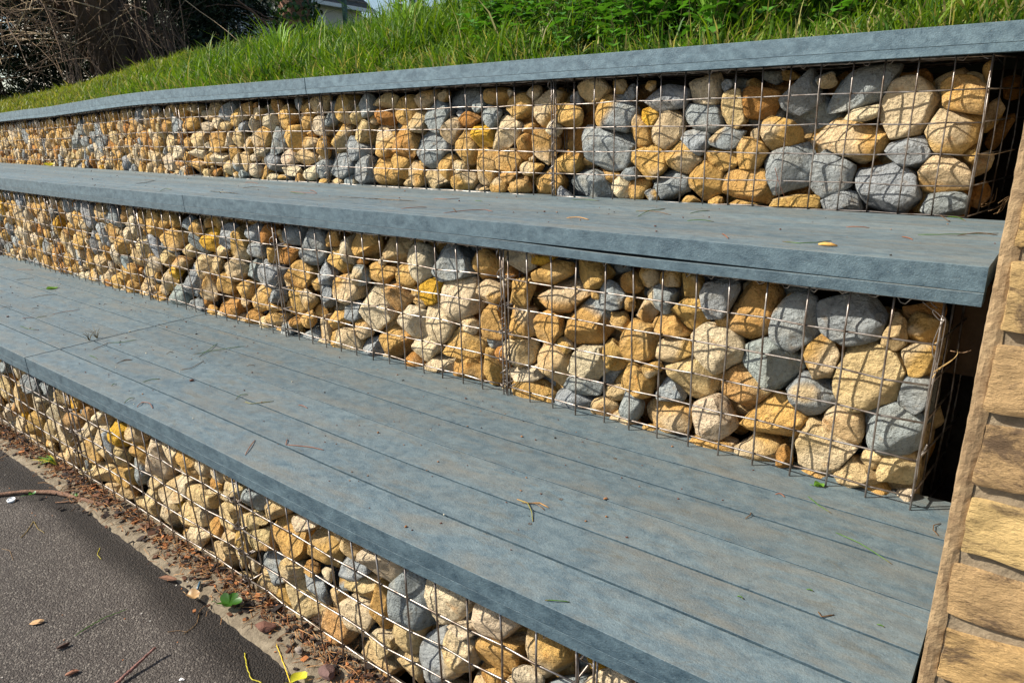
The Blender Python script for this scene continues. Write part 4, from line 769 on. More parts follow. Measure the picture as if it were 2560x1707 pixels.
# conifers: dark drooping sprays
def conifer(name, label, base, H, R, seed, nb_=70, dens=150, tone=(.010, .021, .006), lo=.0, tr=.13, lean=(0, 0)):
    rs = np.random.default_rng(seed); o = empty(name, tuple(base)); tag(o, label, 'tree', 'dark trees beyond the bank'); b = MB(); fo_v = []; 
    top = np.array([lean[0], lean[1], H]); b.tube([top*q+np.array([rs.normal(0, .03), rs.normal(0, .03), 0]) for q in np.linspace(0, 1, 10)], np.linspace(tr, .02, 10), 9, (.10, .065, .045))
    cen = []
    for i in range(nb_):
        q = lo+(1-lo)*(i+rs.random())/nb_; th = rs.uniform(0, 6.28); L = R*(1-q)**.6*rs.uniform(.55, 1.1)+.15
        A = top*q; d = np.array([math.cos(th), math.sin(th), rs.uniform(-.1, .25)]); P = [A+d*L*s+np.array([0, 0, -.35*L*s*s]) for s in np.linspace(0, 1, 6)]
        b.tube(P, np.linspace(.03, .006, 6), 4, (.08, .055, .04))
        for k in range(int(dens*L/R)+6):
            s = rs.uniform(.12, 1.05); c0 = A+d*L*s+np.array([0, 0, -.35*L*s*s])+rs.normal(0, .10+.05*L, 3)*np.array([1, 1, .6]); cen.append((c0, d))
    n = len(cen); C = np.array([c for c, _ in cen]); Dr = np.array([d for _, d in cen]); m = 5
    C = np.repeat(C, m, 0)+rs.normal(0, .05, (n*m, 3)); Dr = np.repeat(Dr, m, 0)+rs.normal(0, .75, (n*m, 3)); Dr[:, 2] -= .35; Dr /= np.linalg.norm(Dr, axis=1)[:, None]
    sd_ = np.cross(Dr, rs.normal(0, 1, (n*m, 3))); sd_ /= np.linalg.norm(sd_, axis=1)[:, None]; L = rs.uniform(.06, .17, (n*m, 1)); w_ = rs.uniform(.008, .020, (n*m, 1))
    V = np.stack([C-sd_*w_*.4, C+sd_*w_*.4, C+Dr*L*.5+sd_*w_, C+Dr*L, C+Dr*L*.5-sd_*w_], 1).reshape(-1, 3)
    F = (np.arange(n*m)*5)[:, None]+np.array([0, 1, 2, 3, 4]); col = np.repeat(np.array(tone)*rs.uniform(.5, 2.0, (n*m, 1)), 5, 0)
    b.build('trunk', M['bark'], o, True); mesh_obj('crown', V, F, M['dark'], o, False, col); return o
conifer('conifer', 'dark conifer behind the bare twigs at the left picture edge', foot(-30, 150, 14.5), 7.5, 2.2, 1, 90, 200)
conifer('conifer', 'dark conifer with light showing under it, behind the leaning stems', foot(320, 120, 17), 8.5, 2.2, 2, 80, 170, lo=.30)
conifer('conifer', 'dark conifer with low hanging sprays left of the ivy-clad trunk', foot(420, 70, 17), 8.0, 2.3, 3, 90, 180, lo=.12, tr=.10)
conifer('conifer', 'dark conifer hanging down in front of the pale house, centre left', foot(555, 60, 15), 7.5, 1.6, 4, 70, 190, lo=.09, tr=.10)
# ivy-clad trunk
f1 = foot(735, 30, 11.5); iv = empty('ivy_clad_tree', tuple(f1)); tag(iv, 'red-brown tree trunk partly clad in dark ivy, right of the conifers', 'tree'); rs = np.random.default_rng(9)
b = MB(); P = [np.array([rs.normal(0, .02), rs.normal(0, .02), z_]) for z_ in np.linspace(0, 6, 16)]; b.tube(P, np.linspace(.24, .12, 16)+rs.normal(0, .01, 16), 14, (.30, .165, .11)); b.build('trunk', M['bark'], iv, True)
b = MB()
for i in range(14): branch(b, np.array([rs.normal(0, .1), rs.normal(0, .1), rs.uniform(.2, 2.2)]), -RT*rs.uniform(.5, 1)+UP*rs.uniform(-.3, .7)+FW*rs.normal(0, .4), rs.uniform(.5, 1.4), .018, rs, 1, (.16, .10, .07), .5, 4, 4, .15)
b.build('branch', M['bark'], iv)
l = MB()
for i in range(2200):
    z_ = rs.uniform(0, 4.5); th = rs.uniform(-1.0, 2.6); r_ = .25+rs.uniform(0, .12); c0 = np.array([math.cos(th)*r_, math.sin(th)*r_, z_]); c0 = RT*(math.cos(th)*r_)+(-FW)*(math.sin(th)*r_)+np.array([0, 0, z_])
    nrm = RT*math.cos(th)-FW*math.sin(th)+rs.normal(0, .4, 3); d = np.array([0, 0, -1])+rs.normal(0, .5, 3); V, F = leaf_geo(c0, d, nrm, .07, .06, .1, 3); l.add(np.array(V), F, np.array((.022, .055, .014))*rs.uniform(.5, 1.9))
l.build('ivy', M['leaf'], iv)
# young sapling against the sky
f2 = foot(1005, 40, 5.6); sp = empty('sapling', tuple(f2)); tag(sp, 'young light green sapling against the sky at the top of the bank', 'sapling'); rs = np.random.default_rng(12); b = MB(); l = MB()
for i in range(9):
    P = branch(b, np.array([rs.normal(0, .08), rs.normal(0, .08), 0]), np.array([rs.normal(0, .28), rs.normal(0, .28), 1]), rs.uniform(.28, .62), .0035, rs, 0, (.5, .4, .2), .3)
    for q in P[2:]:
        for _ in range(5):
            V, F = leaf_geo(q, rs.normal(0, 1, 3)*np.array([1, 1, .5]), np.array([0, 0, 1.])+rs.normal(0, .4, 3), .042*rs.uniform(.7, 1.3), .026, .2, 4); l.add(np.array(V), F, np.array((.10, .20, .02))*rs.uniform(.7, 1.5))
b.build('stem', M['bark'], sp); l.build('foliage', M['leaf'], sp)
# green mesh fence
fe = empty('mesh_fence', tuple(foot(862, 30, 13))); tag(fe, 'dark green wire mesh fence with square posts beyond the grass', 'fence'); o0 = np.array(fe.location)
fd = np.array([.93, -.36, 0]); fd /= np.linalg.norm(fd)
for i in range(-1, 3):
    b = MB(); b.box(fd*i*2.5+np.array([0, 0, 1.1]), (.06, .06, 2.3)); b.box(fd*i*2.5+np.array([0, 0, 2.26]), (.07, .07, .02)); b.build('post', M['green'], fe)
b = MB()
for i in range(-62, 125): b.tube([fd*i*.04+np.array([0, 0, .1]), fd*i*.04+np.array([0, 0, 2.1])], .0022, 4, cap=False)
for j in range(11): b.tube([fd*-2.5+np.array([0, .004, .1+j*.2]), fd*5+np.array([0, .004, .1+j*.2])], .003, 4, cap=False)
b.build('mesh_panel', M['green'], fe)
# houses
def house(name, label, px, dist, W_, D_, eave, ridge, rotz, wm, rm, zb=-.5, win=(), verge=False, loc=None):
    q = at(px, 60, dist) if loc is None else np.array([*loc, 0.]); q[2] = zb; o = empty(name, tuple(q)); o.rotation_euler = (0, 0, rotz); tag(o, label, 'house', 'houses beyond the trees')
    b = MB(); b.add([(-W_/2, 0, 0), (W_/2, 0, 0), (W_/2, D_, 0), (-W_/2, D_, 0), (-W_/2, 0, eave), (W_/2, 0, eave), (W_/2, D_, eave), (-W_/2, D_, eave), (-W_/2, D_/2, ridge), (W_/2, D_/2, ridge)],
        [(0, 1, 5, 4), (2, 3, 7, 6), (1, 2, 6, 9, 5), (3, 0, 4, 8, 7)]); b.build('wall', wm, o)
    b = MB(); e = .35
    for s_ in (0, 1):
        y0 = -e if not s_ else D_+e; ze = eave-.18; n_ = 14
        for i in range(n_):
            a, c = i/n_, (i+1)/n_; ya, yc = y0+(D_/2-y0)*a, y0+(D_/2-y0)*c; za, zc = ze+(ridge+.1-ze)*a+.05, ze+(ridge+.1-ze)*c
            b.add([(-W_/2-e, ya, za), (W_/2+e, ya, za), (W_/2+e, yc, zc), (-W_/2-e, yc, zc), (-W_/2-e, ya, za-.09), (W_/2+e, ya, za-.09)], [(0, 1, 2, 3), (4, 5, 1, 0)])
    b.build('roof', rm, o)
    b = MB(); b.box((0, -e-.02, eave-.20), (W_+2*e, .10, .12)); b.build('gutter', M['white'], o)
    if verge:
        for s_ in (-1, 1):
            b = MB(); dy, dz = D_/2+e, ridge-eave+.2; L = math.hypot(dy, dz); an = math.atan2(dz, dy); R = Matrix.Rotation(an, 3, 'X'); b.box((s_*(W_/2+e+.03), (D_/2-e)/2, (ridge+eave)/2), (.05, L, .2), np.array(R)); b.build('verge_board', M['white'], o)
    for (wx, wz, ww, wh) in win:
        b = MB()
        for (cx, cz, sx, sz) in ((0, wh/2, ww, .07), (0, -wh/2, ww, .07), (-ww/2, 0, .07, wh), (ww/2, 0, .07, wh), (0, 0, .05, wh)): b.box((wx+cx, -.03, wz+cz), (sx, .08, sz))
        fr = b.build('window', M['white'], o); b = MB(); b.box((wx, -.012, wz), (ww-.06, .02, wh-.06)); pn = b.build('pane', M['glass'], fr)
    return o
house('house', 'low pale house with a dark brown tiled roof behind the mesh fence', 800, 27, 9.0, 7, 4.3, 7.4, math.radians(97), M['render'], M['tile'], -.3, [(1.9, 3.1, .8, 1.2), (-1.5, 3.1, 1.1, 1.2)], False, (-20.85, 14.0))
house('house', 'pale rendered house with orange brick strips seen between the conifers', 520, 33, 9, 7, 5.2, 8, math.radians(52), M['render'], M['tile'], -.3, [(-1.5, 3.9, 1.3, 1.1), (1.8, 3.9, 1.3, 1.1), (-1.5, 1.6, 1.3, 1.1)])
house('house', 'orange brick house gable with white verge, showing above the grass', 1105, 40, 5, 3.0, 4.6, 6.6, math.radians(-53), M['orange'], M['tile'], -.3, [(0, 2.4, 1, 1)], True, (-32.6, 32.2))
for (px, lb) in ((478, 'orange brick garden pier left of the pale house front'), (531, 'orange brick garden pier in front of the pale house')):
    q = at(px, 60, 24); q[2] = -.2; b = MB(); b.box((0, 0, 1.6), (.30, .30, 3.2)); b.box((0, 0, 3.24), (.36, .36, .07)); b.build('brick_pier', M['orange']).location = q
    tag(bpy.context.scene.collection.objects[-1], lb, 'brick pier', 'orange brick piers by the pale house')

# ------------------------------------------------------------------ needles, leaves and litter
def on_deck(which, px, py):
    if which == 'L': return on_z(px, py, -.845)
    z = -.366
    for _ in range(12):
        q = on_z(px, py, z); s = s_at_x('M', q[0]); z = -.3645-.024*max(0, q[1]-pt('M', s, 0, 0, .28)[1])*1.0; z = max(z, -.3835)
    return on_z(px, py, z)
NC = {'g': (.07, .16, .02), 'b': (.16, .085, .035), 'r': (.30, .10, .04), 'y': (.26, .24, .05), 'd': (.05, .04, .03), 'O': (.50, .26, .07)}
NN = {'g': 'green', 'b': 'brown', 'r': 'red-brown', 'y': 'yellow-green', 'd': 'dark', 'O': 'orange'}
seen_l = {}
def needle(which, P, c, r=.0009):
    W = [on_deck(which, *p) for p in P]; W = np.array(W); n = 10
    tt = np.linspace(0, len(W)-1, n); L = np.stack([np.interp(tt, range(len(W)), W[:, k]) for k in range(3)], 1)
    lift = rng.uniform(.001, .004); L[:, 2] += .0010+lift*np.sin(np.linspace(0, math.pi, n)); c0 = L.mean(0).copy(); b = MB()
    R = np.full(n, r); R[0] *= .5; R[-1] *= .6; col = np.repeat(np.linspace(0, 1, n)[:, None]*np.zeros(3)+np.array(NC[c]), 5, 0)
    if c == 'g': m = np.clip((np.linspace(0, 1, n)-.75)*4, 0, 1)[:, None]; col = np.repeat(np.array(NC['g'])*(1-m)+np.array(NC['b'])*m, 5, 0)
    b.tube(L-c0, R, 5, None); b.c[-1] = col
    o = b.build('pine_needle', M['leaf'], None, True); o.location = c0
    rf = {'L': 'M', 'M': 'U'}[which]; s = s_at_x(rf, c0[0]); k = 0
    for i, q in enumerate(BASKETS[rf]):
        if s >= q: k = i
    colm = WORDS[min(20, max(1, int((s-BASKETS[rf][k])/CELL)+1))]
    sf = s_at_x(which, c0[0]); off = c0[1]-pt(which, sf, 0, 0, .28)[1]+.027; pk = WORDS[int(min(7, max(1, off/(.111 if which == 'L' else .1)+1)))]
    dk = 'lowest' if which == 'L' else 'middle'
    ln = np.linalg.norm(L[-1]-L[0]); sz = 'short ' if ln < .035 else ('long ' if ln > .09 else '')
    lb = f'{sz}{NN[c]} pine needle, {dk} deck, {pk} plank, level with column {colm} of {TIER[rf]} {ORD[k]} basket'
    if lb in seen_l: lb = 'another '+lb if len(lb.split()) < 16 else lb.replace('level with', 'at')
    seen_l[lb] = 1
    tag(o, lb, 'pine needle', 'pine needles lying on the decks')
def ND(which, ox, oy, sc, txt):
    for it in txt.split('|'):
        f = it.split(); P = [tuple(map(float, q.split(','))) for q in f[1:]]
        needle(which, [(ox+x/sc, oy+y/sc) for x, y in P], f[0], .0012 if f[0] in 'O' else .0009)
ND('L', 0, 560, 2.351, 'g 805,680 720,700 635,700|b 635,700 600,722 545,740|g 1440,718 1260,748 1135,768|g 1278,702 1230,745 1168,782|b 1060,858 1125,852 1198,805|g 840,930 895,915 942,912|g 682,940 655,955|g 790,1022 760,1035 728,1055|r 805,1078 840,1050|r 830,1048 880,1060 898,1085|g 1458,1003 1415,1012 1385,1032|y 1440,1045 1475,1060 1610,1042|r 1690,1265 1680,1300|r 1685,1298 1830,1315 1905,1330|b 682,822 740,800 778,800|b 712,808 770,800|b 978,767 1018,754|g 522,773 575,797|g 118,600 160,620 218,624|b 183,438 240,425 335,415|r 308,532 380,520 468,505|d 92,330 200,320|r 130,555 200,550|g 210,553 275,543|r 1440,1360 1500,1270|r 1755,1065 1808,1085|b 190,500 228,497|b 5,495 72,488|r 95,270 195,272|b 1450,836 1500,833')
ND('L', 800, 1040, 2.351, 'O 1158,490 1225,517 1290,515 1345,540|y 1165,493 1222,520 1245,570 1250,622|b 1185,512 1270,525 1320,555|g 1468,1094 1390,1094 1322,1083')
ND('L', 1560, 1040, 2.351, 'g 1080,472 1140,528 1218,572|g 1243,685 1380,752 1500,828 1575,872|r 888,460 920,462 945,478|b 712,605 742,590 745,567|g 1072,1020 1112,1032|g 665,1060 702,1078|g 1487,1225 1530,1242|b 1862,632 1818,650 1816,680 1848,705|b 1140,1150 1160,1185 1235,1168')
ND('M', 1560, 0, 2.351, 'g 70,1245 160,1242 245,1228|g 80,1276 150,1247 240,1233|b 70,1243 180,1252 275,1265|g 388,1257 440,1248 503,1240|g 370,1300 450,1302 528,1306|r 1305,1338 1370,1342 1442,1342|r 575,1378 590,1395 612,1405|g 1218,1418 1130,1434 1030,1438 930,1422|r 1633,1394 1697,1412|g 1727,1382 1850,1390 1950,1388 2200,1374|b 1960,1388 2080,1382 2195,1386|g 1900,1275 1960,1285 2008,1300|b 1856,1268 1910,1306')
ND('M', 800, 0, 2.351, 'r 670,1170 750,1176 822,1168|r 475,1230 560,1228 628,1221|r 725,1255 850,1246 970,1240 1017,1246|O 1450,1283 1520,1286 1580,1294|g 1480,1178 1560,1176 1642,1183|b 780,1225 800,1250|g 910,1184 955,1186')
ND('M', 0, 0, 2.351, 'r 1703,1130 1780,1135 1865,1140|g 1703,1130 1740,1140 1800,1143|r 1822,1120 1862,1138|b 1425,1108 1500,1103 1580,1106|d 800,1082 860,1076 912,1062|g 938,1128 975,1115 1010,1118|b 850,1060 905,1061|r 1440,1075 1520,1082')
# orange seed husk on the middle deck
q = on_deck('M', 1560+1195/2.351, 1450/2.351); b = MB(); b.tube([np.array([-.017, .003, .003]), np.array([-.006, 0, .005]), np.array([.006, -.001, .005]), np.array([.018, .001, .003])], [.0016, .0036, .0034, .0012], 8, (.55, .30, .08)); o = b.build('seed_husk', M['chip'], None, True); o.location = q; tag(o, 'small orange seed husk near the front edge of the middle deck', 'seed husk')
# shallow wet slots of the middle deck
for (A, B_, lb, w_) in (((843, 492), (1048, 504), 'long thin puddle on the middle deck below the yellow petal', .007), ((522, 478), (598, 485), 'small thin puddle on the left of the middle deck', .005)):
    a, c = on_deck('M', *A), on_deck('M', *B_); d = c-a; L = np.linalg.norm(d); d /= L; s_ = np.array([-d[1], d[0], 0]); V = [a*0+((a+c)/2)*0]; n = 22; V = []
    for i in range(n+1):
        q = i/n; w = w_*math.sin(math.pi*q)**.5*(1+.3*math.sin(q*17)); m_ = d*L*(q-.5); V += [m_-s_*w, m_+s_*w]
    F = [(2*i, 2*i+2, 2*i+3, 2*i+1) for i in range(n)]
    if 'water' not in M:
        M['water'], t_, b_ = mat_new('puddle_water'); b_.inputs['Base Color'].default_value = (.035, .032, .022, 1); b_.inputs['Roughness'].default_value = .06
    o = mesh_obj('puddle', np.array(V), F, M['water']); o.location = (a+c)/2+np.array([0, 0, .0012]); tag(o, lb, 'puddle', kind='structure')
# leaves
def leaf_thing(P, name, label, L, w, yaw, tone, lobes=0, lift=.004, fold=.3, stalk=.02):
    b = MB(); n = 40; V = [np.zeros(3)]; 
    for i in range(n):
        a = 2*math.pi*i/n
        if lobes: r = .5*(.62+.38*abs(math.cos(a*lobes/2))**.8)*(1.15 if abs(((a+math.pi) % (2*math.pi))-math.pi) < .5 else 1)
        else: r = .5*(1-.12*math.cos(2*a))*(1 if i else 1.15)
        V.append(np.array([math.cos(a)*r*L, math.sin(a)*r*w, lift+fold*abs(math.sin(a)*r*w)*.6+.003*math.sin(a*3+1)]))
    V[0][2] = lift*.3; F = [(0, i+1, (i+1) % n+1) for i in range(n)]
    cols = np.array([np.array(tone)*(1.0+.25*math.sin(i*.7)) for i in range(n+1)])
    b.add(np.array(V), F, cols); b.tube([(-L*.5, 0, lift*.5), (-L*.5-stalk*.5, stalk*.1, lift*.8), (-L*.5-stalk, stalk*.3, .002)], [.0009, .0008, .0007], 5, np.array(tone)*1.1)
    o = b.build(name, M['leaf'], None, True); o.location = P; o.rotation_euler = (0, 0, yaw); tag(o, label, 'leaf'); return o
leaf_thing(on_deck('L', 130, 722), 'fallen_leaf', 'glossy green leaf lying at the back of the lowest deck, far left', .055, .034, 1.0, (.10, .22, .02))
leaf_thing(on_deck('M', 124, 417), 'fallen_leaf', 'yellow leaf propped against the top tier on the middle deck, far left', .07, .05, .6, (.50, .42, .03), 5, .016, .9)
leaf_thing(on_deck('M', 889, 458)+np.array([0, 0, .004]), 'fallen_petal', 'crumpled bright yellow petal on the middle deck by the mesh', .032, .026, .3, (.80, .58, .02), 4, .012, 1.4, .05)
leaf_thing(on_deck('L', 1560+1145/2.351, 1040+415/2.351), 'fallen_leaf', 'tiny curled green leaf at the back of the lowest deck, right', .022, .014, .4, (.09, .20, .02), 0, .004, 1.0, .006)
leaf_thing(on_z(573, 1513, -1.262), 'ivy_leaf', 'large glossy green ivy leaf on the kerb strip among the litter', .062, .058, .5, (.028, .095, .008), 5, .012, .5)
leaf_thing(on_z(483, 1493, -1.265), 'dry_leaf', 'curled pale brown dry leaf on the kerb strip left of the ivy leaf', .044, .028, .2, (.40, .25, .12), 0, .007, .8)
leaf_thing(on_z(748, 1698, -1.266), 'fallen_leaf', 'yellow leaf cut by the bottom picture edge', .040, .026, 1.2, (.55, .52, .04), 0, .006, .5)
leaf_thing(on_z(80, 1237, -1.262), 'fallen_leaf', 'small dark green leaf beside the long stick', .022, .018, 1.2, (.05, .16, .03), 3, .006, .6)
leaf_thing(on_z(190, 1240, -1.264), 'fallen_leaf', 'small green leaflet just behind the long stick on the kerb strip', .016, .012, .3, (.08, .20, .03), 0, .004, .6)
# grass sprouting from the joint of the lowest decks
for (px, py, lb) in ((223, 851, 'dry grass sprout growing from the deck joint, left one'), (243, 845, 'dry grass sprout growing from the deck joint, right one')):
    q = on_deck('L', px, py); b = MB(); rs = np.random.default_rng(px)
    for i in range(7): a = rs.uniform(0, 6.28); l = rs.uniform(.01, .035); h = rs.uniform(.02, .05); b.tube([(0, 0, -.002), (math.cos(a)*l*.35, math.sin(a)*l*.35, h*.6), (math.cos(a)*l, math.sin(a)*l, h)], [.0010, .0008, .0003], 4, np.array((.20, .15, .06))*rs.uniform(.6, 1.2))
    o = b.build('grass_sprout', M['grass']); o.location = q; tag(o, lb, 'grass sprout')
# sticks, bark and other loose things on the path
def stick(name, label, P, R, tone, cat='stick', mat='bark', z=-1.277, rot=0):
    W = np.array([on_z(*p[:2], z)+np.array([0, 0, p[2] if len(p) > 2 else 0]) for p in P]); n = 26; tt = np.linspace(0, len(W)-1, n)
    L = np.stack([np.interp(tt, range(len(W)), W[:, k]) for k in range(3)], 1)
    for _ in range(3): L[1:-1] = (L[:-2]+L[1:-1]*2+L[2:])/4
    rr = np.interp(np.linspace(0, 1, n), np.linspace(0, 1, len(R)), R)*(1+rng.normal(0, .07, n)); c = L.mean(0); L = L+rng.normal(0, .0005, L.shape)
    b = MB(); b.tube(L-c, rr, 9, tone); o = b.build(name, M[mat], None, True); o.location = c; tag(o, label, cat); return o
stick('stick', 'long reddish-brown stick lying from the left picture edge to the wall foot', [(-70, 1246, .006), (0, 1240, .006), (60, 1233, .007), (130, 1234, .008), (175, 1243, .008), (215, 1256, .007), (262, 1266, .006)], [.0055, .006, .0065, .0075, .007, .006], (.26, .15, .10))
stick('stick', 'thin forked stick beneath the long stick', [(140, 1258, .003), (190, 1255, .004), (270, 1250, .005)], [.002, .003, .002], (.28, .16, .10))
stick('twig', 'pinkish twig standing up off the asphalt at the bottom picture edge', [(280, 1722, .004), (330, 1683, .010), (393, 1637, .022)], [.0042, .0036, .0028], (.36, .18, .15), 'twig')
stick('grass_stalk', 'pale straw stalk lying across the kerb behind the long stick', [(148, 1226, .004), (190, 1232, .006), (205, 1246, .004)], [.0008, .0008], (.62, .48, .24), 'stalk')
stick('pine_needle', 'bent green pine needle lying out on the asphalt', [(187, 1590, .001), (215, 1572, .002), (262, 1545, .003), (317, 1524, .002)], [.0011, .0013, .0008], (.09, .17, .03), 'pine needle', 'leaf')
stick('leaf_stalk', 'curved yellow-green leaf stalk on the asphalt near the bottom edge', [(612, 1634, .002), (617, 1668, .004), (628, 1700, .003), (655, 1707, .002)], [.0011, .0011], (.55, .48, .04), 'stalk', 'leaf')
stick('leaf_stalk', 'straight bright yellow leaf stalk reaching the yellow leaf', [(692, 1618, .010), (710, 1665, .008), (728, 1712, .003)], [.0009, .0013], (.75, .55, .04), 'stalk', 'leaf')
for (P, lb, tn) in (([(84, 1303), (70, 1325), (52, 1345)], 'forked yellow-brown needle on the asphalt, left prong', (.28, .20, .05)), ([(84, 1303), (95, 1322), (112, 1332)], 'forked yellow-brown needle on the asphalt, right prong', (.28, .20, .05)),
    ([(5, 1372), (25, 1376), (33, 1400)], 'curved brown needle at the left picture edge', (.20, .12, .05)), ([(250, 1370), (243, 1385), (253, 1398)], 'short curved yellow needle on the asphalt', (.45, .38, .04)),
    ([(500, 1525), (492, 1560), (460, 1585)], 'brown curved needle on the asphalt below the dry leaf', (.22, .13, .05)), ([(420, 1580), (445, 1576), (468, 1579)], 'thin brown needle near the middle of the asphalt', (.20, .12, .06))):
    stick('pine_needle', lb, [(a, c, .001) for a, c in P], [.0009, .0007], tn, 'pine needle', 'leaf')
def chunk(px, py, L, w, h, yaw, label, tone, name='bark_chip', cat='bark chip', z=-1.278, pitch=0):
    rs = np.random.default_rng(int(px*3+py)); V, F = ICO[3]; P = V.copy()
    for _ in range(9):
        n = rs.normal(0, 1, 3); n /= np.linalg.norm(n); e = P@n-rs.uniform(.5, .8); P -= np.outer(np.where(e > 0, e, 0), n)
    P *= 1.25; P += V*(waves(P*np.array([.5, 2.5, 2]), 3, 6, rs)*.08)[:, None]; P = P*np.array([L/2, w/2, h/2]); P[:, 2] -= P[:, 2].min()
    o = mesh_obj(name, P, F, M['chip'], None, False, np.tile(tone, (len(P), 1))); q = on_z(px, py, z); o.location = q; o.rotation_euler = (0, pitch, yaw); tag(o, label, cat); return o
chunk(95, 1557, .030, .012, .007, .9, 'pale orange wood chip on the asphalt, topmost of the loose chips', (.50, .30, .15), 'wood_chip', 'wood chip')
chunk(157, 1618, .028, .009, .008, 1.4, 'dark brown bark chip on the asphalt between two paler chips', (.07, .04, .03))
chunk(182, 1683, .024, .011, .008, 1.3, 'red-brown bark chip on the asphalt near the bottom left corner', (.28, .13, .08))
chunk(662, 1570, .045, .034, .016, .5, 'large squarish red-brown bark piece in the litter at the wall foot', (.14, .065, .045), z=-1.268)
chunk(822, 1690, .040, .032, .020, .2, 'purplish lump of bark at the bottom edge of the litter', (.12, .07, .062), z=-1.268)
chunk(420, 1447, .055, .012, .008, .35, 'long flat strip of brown bark in the litter left of the ivy leaf', (.20, .10, .06), z=-1.268)
chunk(750, 1633, .020, .017, .015, .2, 'small grey-brown pebble on the kerb strip beside the litter', (.22, .18, .15), 'pebble', 'pebble', z=-1.268)
chunk(455, 1700, .012, .008, .004, .3, 'small crumpled white scrap on the asphalt at the bottom edge', (.75, .70, .68), 'paper_scrap', 'scrap')
b = MB(); a = [np.array([math.cos(t_)*r_*.0125, math.sin(t_)*r_*.0125, z_]) for (r_, z_) in ((1, 0), (1.04, .003), (1.0, .0055), (.82, .0065), (.78, .0045), (.3, .004)) for t_ in np.linspace(0, 2*math.pi, 25)[:-1]]
b.add(a, [(i*24+j, i*24+(j+1) % 24, (i+1)*24+(j+1) % 24, (i+1)*24+j) for i in range(5) for j in range(24)]+[tuple(120+j for j in range(24))]); b.box((0, 0, .0052), (.016, .002, .0022))
o = b.build('bottle_cap', M['plastic'], None, True); o.location = on_z(29, 1251, -1.276); o.rotation_euler = (.15, .1, .6); tag(o, 'white plastic cap beside the long stick at the left picture edge', 'cap')
b = MB(); b.tube([(-.017, 0, .0032), (.017, 0, .0032)], .0032, 12); o = b.build('plastic_tube', M['blue'], None, True); o.location = on_z(497, 1467, -1.268); o.rotation_euler = (0, 0, -.75); tag(o, 'short dark blue plastic tube in the litter above the dry leaf', 'plastic tube')
q = on_z(100, 1160, -1.266); b = MB()
for i in range(11):
    th = math.pi+rng.normal(0, .5); L_ = rng.uniform(.05, .12); d = np.array([math.cos(th), math.sin(th), 0]); s_ = np.array([-d[1], d[0], 0])*.002; V = []
    for h, l_, w_ in ((0, 0, 1), (.02, .35, 1.1), (.018, .75, .8), (.004, 1, .05)): V += [d*L_*l_+np.array([0, 0, h])-s_*w_, d*L_*l_+np.array([0, 0, h])+s_*w_]
    b.add(V, [(0, 1, 3, 2), (2, 3, 5, 4), (4, 5, 7, 6)], np.array((.10, .22, .03) if i % 3 else (.45, .40, .04))*rng.uniform(.7, 1.2))
o = b.build('grass_tuft', M['grass']); o.location = q+np.array([.06, .03, 0]); tag(o, 'flattened green and yellow grass tuft on the kerb strip, far left', 'grass tuft')
# litter band along the wall foot, specks on the decks
lit = MB(); 
for i in range(5200):
    s = rng.uniform(-.4, 3.4); dens = .55+.45*wob(s, 9, 3)
    o_ = -abs(rng.normal(0, .026+.020*max(0, dens)))+.012
    if rng.random() > .35+.65*max(0, dens): continue
    p = pt('L', s, o_, 0); p[2] = GZ+.004+abs(rng.normal(0, .005))*max(0, 1+o_/.05); th = rng.uniform(0, 6.28); u = rng.random()
    d = np.array([math.cos(th), math.sin(th), rng.normal(0, .15)])
    if u < .50:
        L_ = rng.uniform(.015, .05); lit.tube([p, p+d*L_*.5+np.array([rng.normal(0, .003), rng.normal(0, .003), .004]), p+d*L_], .0007, 4, np.array((.42, .22, .09) if rng.random() < .6 else (.30, .13, .05))*rng.uniform(.5, 1.3), False)
    else:
        sx = rng.uniform(.004, .016)*(1.6 if rng.random() < .12 else 1); R = Matrix.Rotation(th, 3, 'Z')@Matrix.Rotation(rng.normal(0, .4), 3, 'X')
        k = rng.random(); tn = np.array((.028, .019, .016) if k < .62 else ((.12, .055, .03) if k < .90 else (.34, .13, .045)))*rng.uniform(.5, 1.4)
        lit.box(p, (sx, sx*rng.uniform(.3, .8), rng.uniform(.0015, .005)), np.array(R), tn)
for i in range(420):
    s = rng.uniform(-.3, 3.2); o_ = -rng.uniform(.03, .75); p = pt('L', s, o_, 0); p[2] = GZ-.0065+(.009 if o_ > -.09 else 0); sx = rng.uniform(.0012, .0045); k = rng.random()
    lit.box(p, (sx, sx*.7, sx*.4), np.array(Matrix.Rotation(rng.uniform(0, 6), 3, 'Z')), (.05, .035, .03) if k < .35 else ((.40, .16, .06) if k < .75 else (.45, .42, .38)))
tag(lit.build('leaf_litter', M['chip']), 'bark crumbs, dead needles and grit along the foot of the bottom tier', 'litter', kind='stuff')
sp_ = MB(); V3, F3 = ico(1)
for i in range(480):
    w_ = 'L' if i % 3 else 'M'
    s = rng.uniform(-.08, 3.6 if w_ == 'L' else 5.2); o_ = rng.uniform(-.02, .62 if w_ == 'L' else .66); p = pt(w_, s, o_, 0, 0, )
    p = pt(w_, s, o_, 0, .28); p[2] = -.845+.0005 if w_ == 'L' else -.3645-.024*o_+.0005
    r = rng.gamma(3, .00038)+.0005; k = rng.random(); tn = (.11, .045, .03) if k < .55 else ((.26, .12, .05) if k < .8 else ((.04, .035, .03) if k < .92 else (.55, .50, .38)))
    sp_.add(V3*np.array([r*rng.uniform(.8, 1.8), r, r*.7])@np.array(Matrix.Rotation(rng.uniform(0, 6), 3, 'Z'))+p+np.array([0, 0, r*.4]), F3, tn)
tag(sp_.build('bud_scales', M['chip']), 'tiny brown bud scales and seeds scattered on the decks', 'debris', kind='stuff')

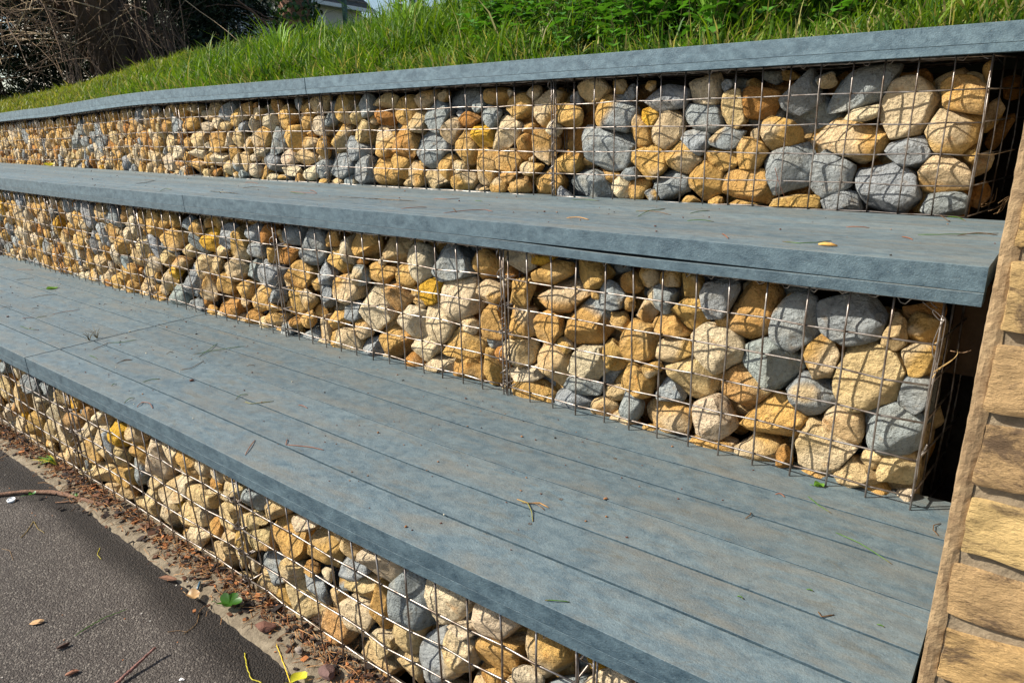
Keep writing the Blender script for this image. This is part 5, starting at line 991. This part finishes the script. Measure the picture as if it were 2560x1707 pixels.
# dead stalks caught in the mesh
def stalk(P, Y, label, tone, r=.0009):
    W = np.array([on_y(x, y, Y+dy) for x, y, dy in P]); tt = np.linspace(0, len(W)-1, 14); L = np.stack([np.interp(tt, range(len(W)), W[:, k]) for k in range(3)], 1)
    for _ in range(2): L[1:-1] = (L[:-2]+L[1:-1]*2+L[2:])/4
    c = L.mean(0); b = MB(); b.tube(L-c, np.linspace(r, r*.5, 14), 5, tone); o = b.build('dead_stalk', M['leaf'], None, True); o.location = c; tag(o, label, 'stalk', 'dead stalks caught in the mesh')
def Q6(x, y, d=0): return (1560+x/2.351, 560+y/2.351, d)
def Q3(x, y, d=0): return (1560+x/2.351, y/2.351, d)
stalk([Q6(1812, 905), Q6(1850, 850, .01), Q6(1920, 810, .02), Q6(1965, 765, .03), Q6(1958, 738, .03)], -.735, 'pale curved straw sticking out of the right corner of the middle tier', (.50, .34, .14))
stalk([Q6(1820, 870), Q6(1870, 835, .01), Q6(1940, 790, .02)], -.737, 'second shorter straw beside the pale one, right corner of the middle tier', (.42, .28, .12))
stalk([Q6(1918, 745, .03), Q6(1990, 758, .03), Q6(2040, 742, .03)], -.73, 'thin horizontal twig crossing the pale straw in the gap by the wall', (.30, .18, .10))
stalk([Q3(888, 985), Q3(905, 1060), Q3(940, 1150), Q3(972, 1218)], -.006, 'thin reddish twig leaning in front of the grey-and-ochre stone, top tier', (.20, .08, .05))
stalk([Q3(905, 1040), Q3(890, 1110), Q3(900, 1160)], -.006, 'short side twig beside the thin reddish twig, top tier', (.20, .08, .05), .0007)
stalk([Q3(2075, 905, .0), Q3(2150, 915, .05), Q3(2230, 895, .1), Q3(2295, 880, .12)], .0, 'dry curled leaf stalk running back along the end mesh of the top tier', (.38, .28, .18), .0014)
for i in range(9):
    x = 2080+rng.uniform(0, 130); y = 1225+rng.uniform(-30, 40); stalk([Q3(x, y, .05), Q3(x+rng.uniform(20, 60), y-rng.uniform(10, 60), .08), Q3(x+rng.uniform(60, 110), y-rng.uniform(20, 110), .1)], .02, 'dead grass stalk bundled in the dark corner beside the end mesh of the top tier', (.30, .19, .10), .0007)
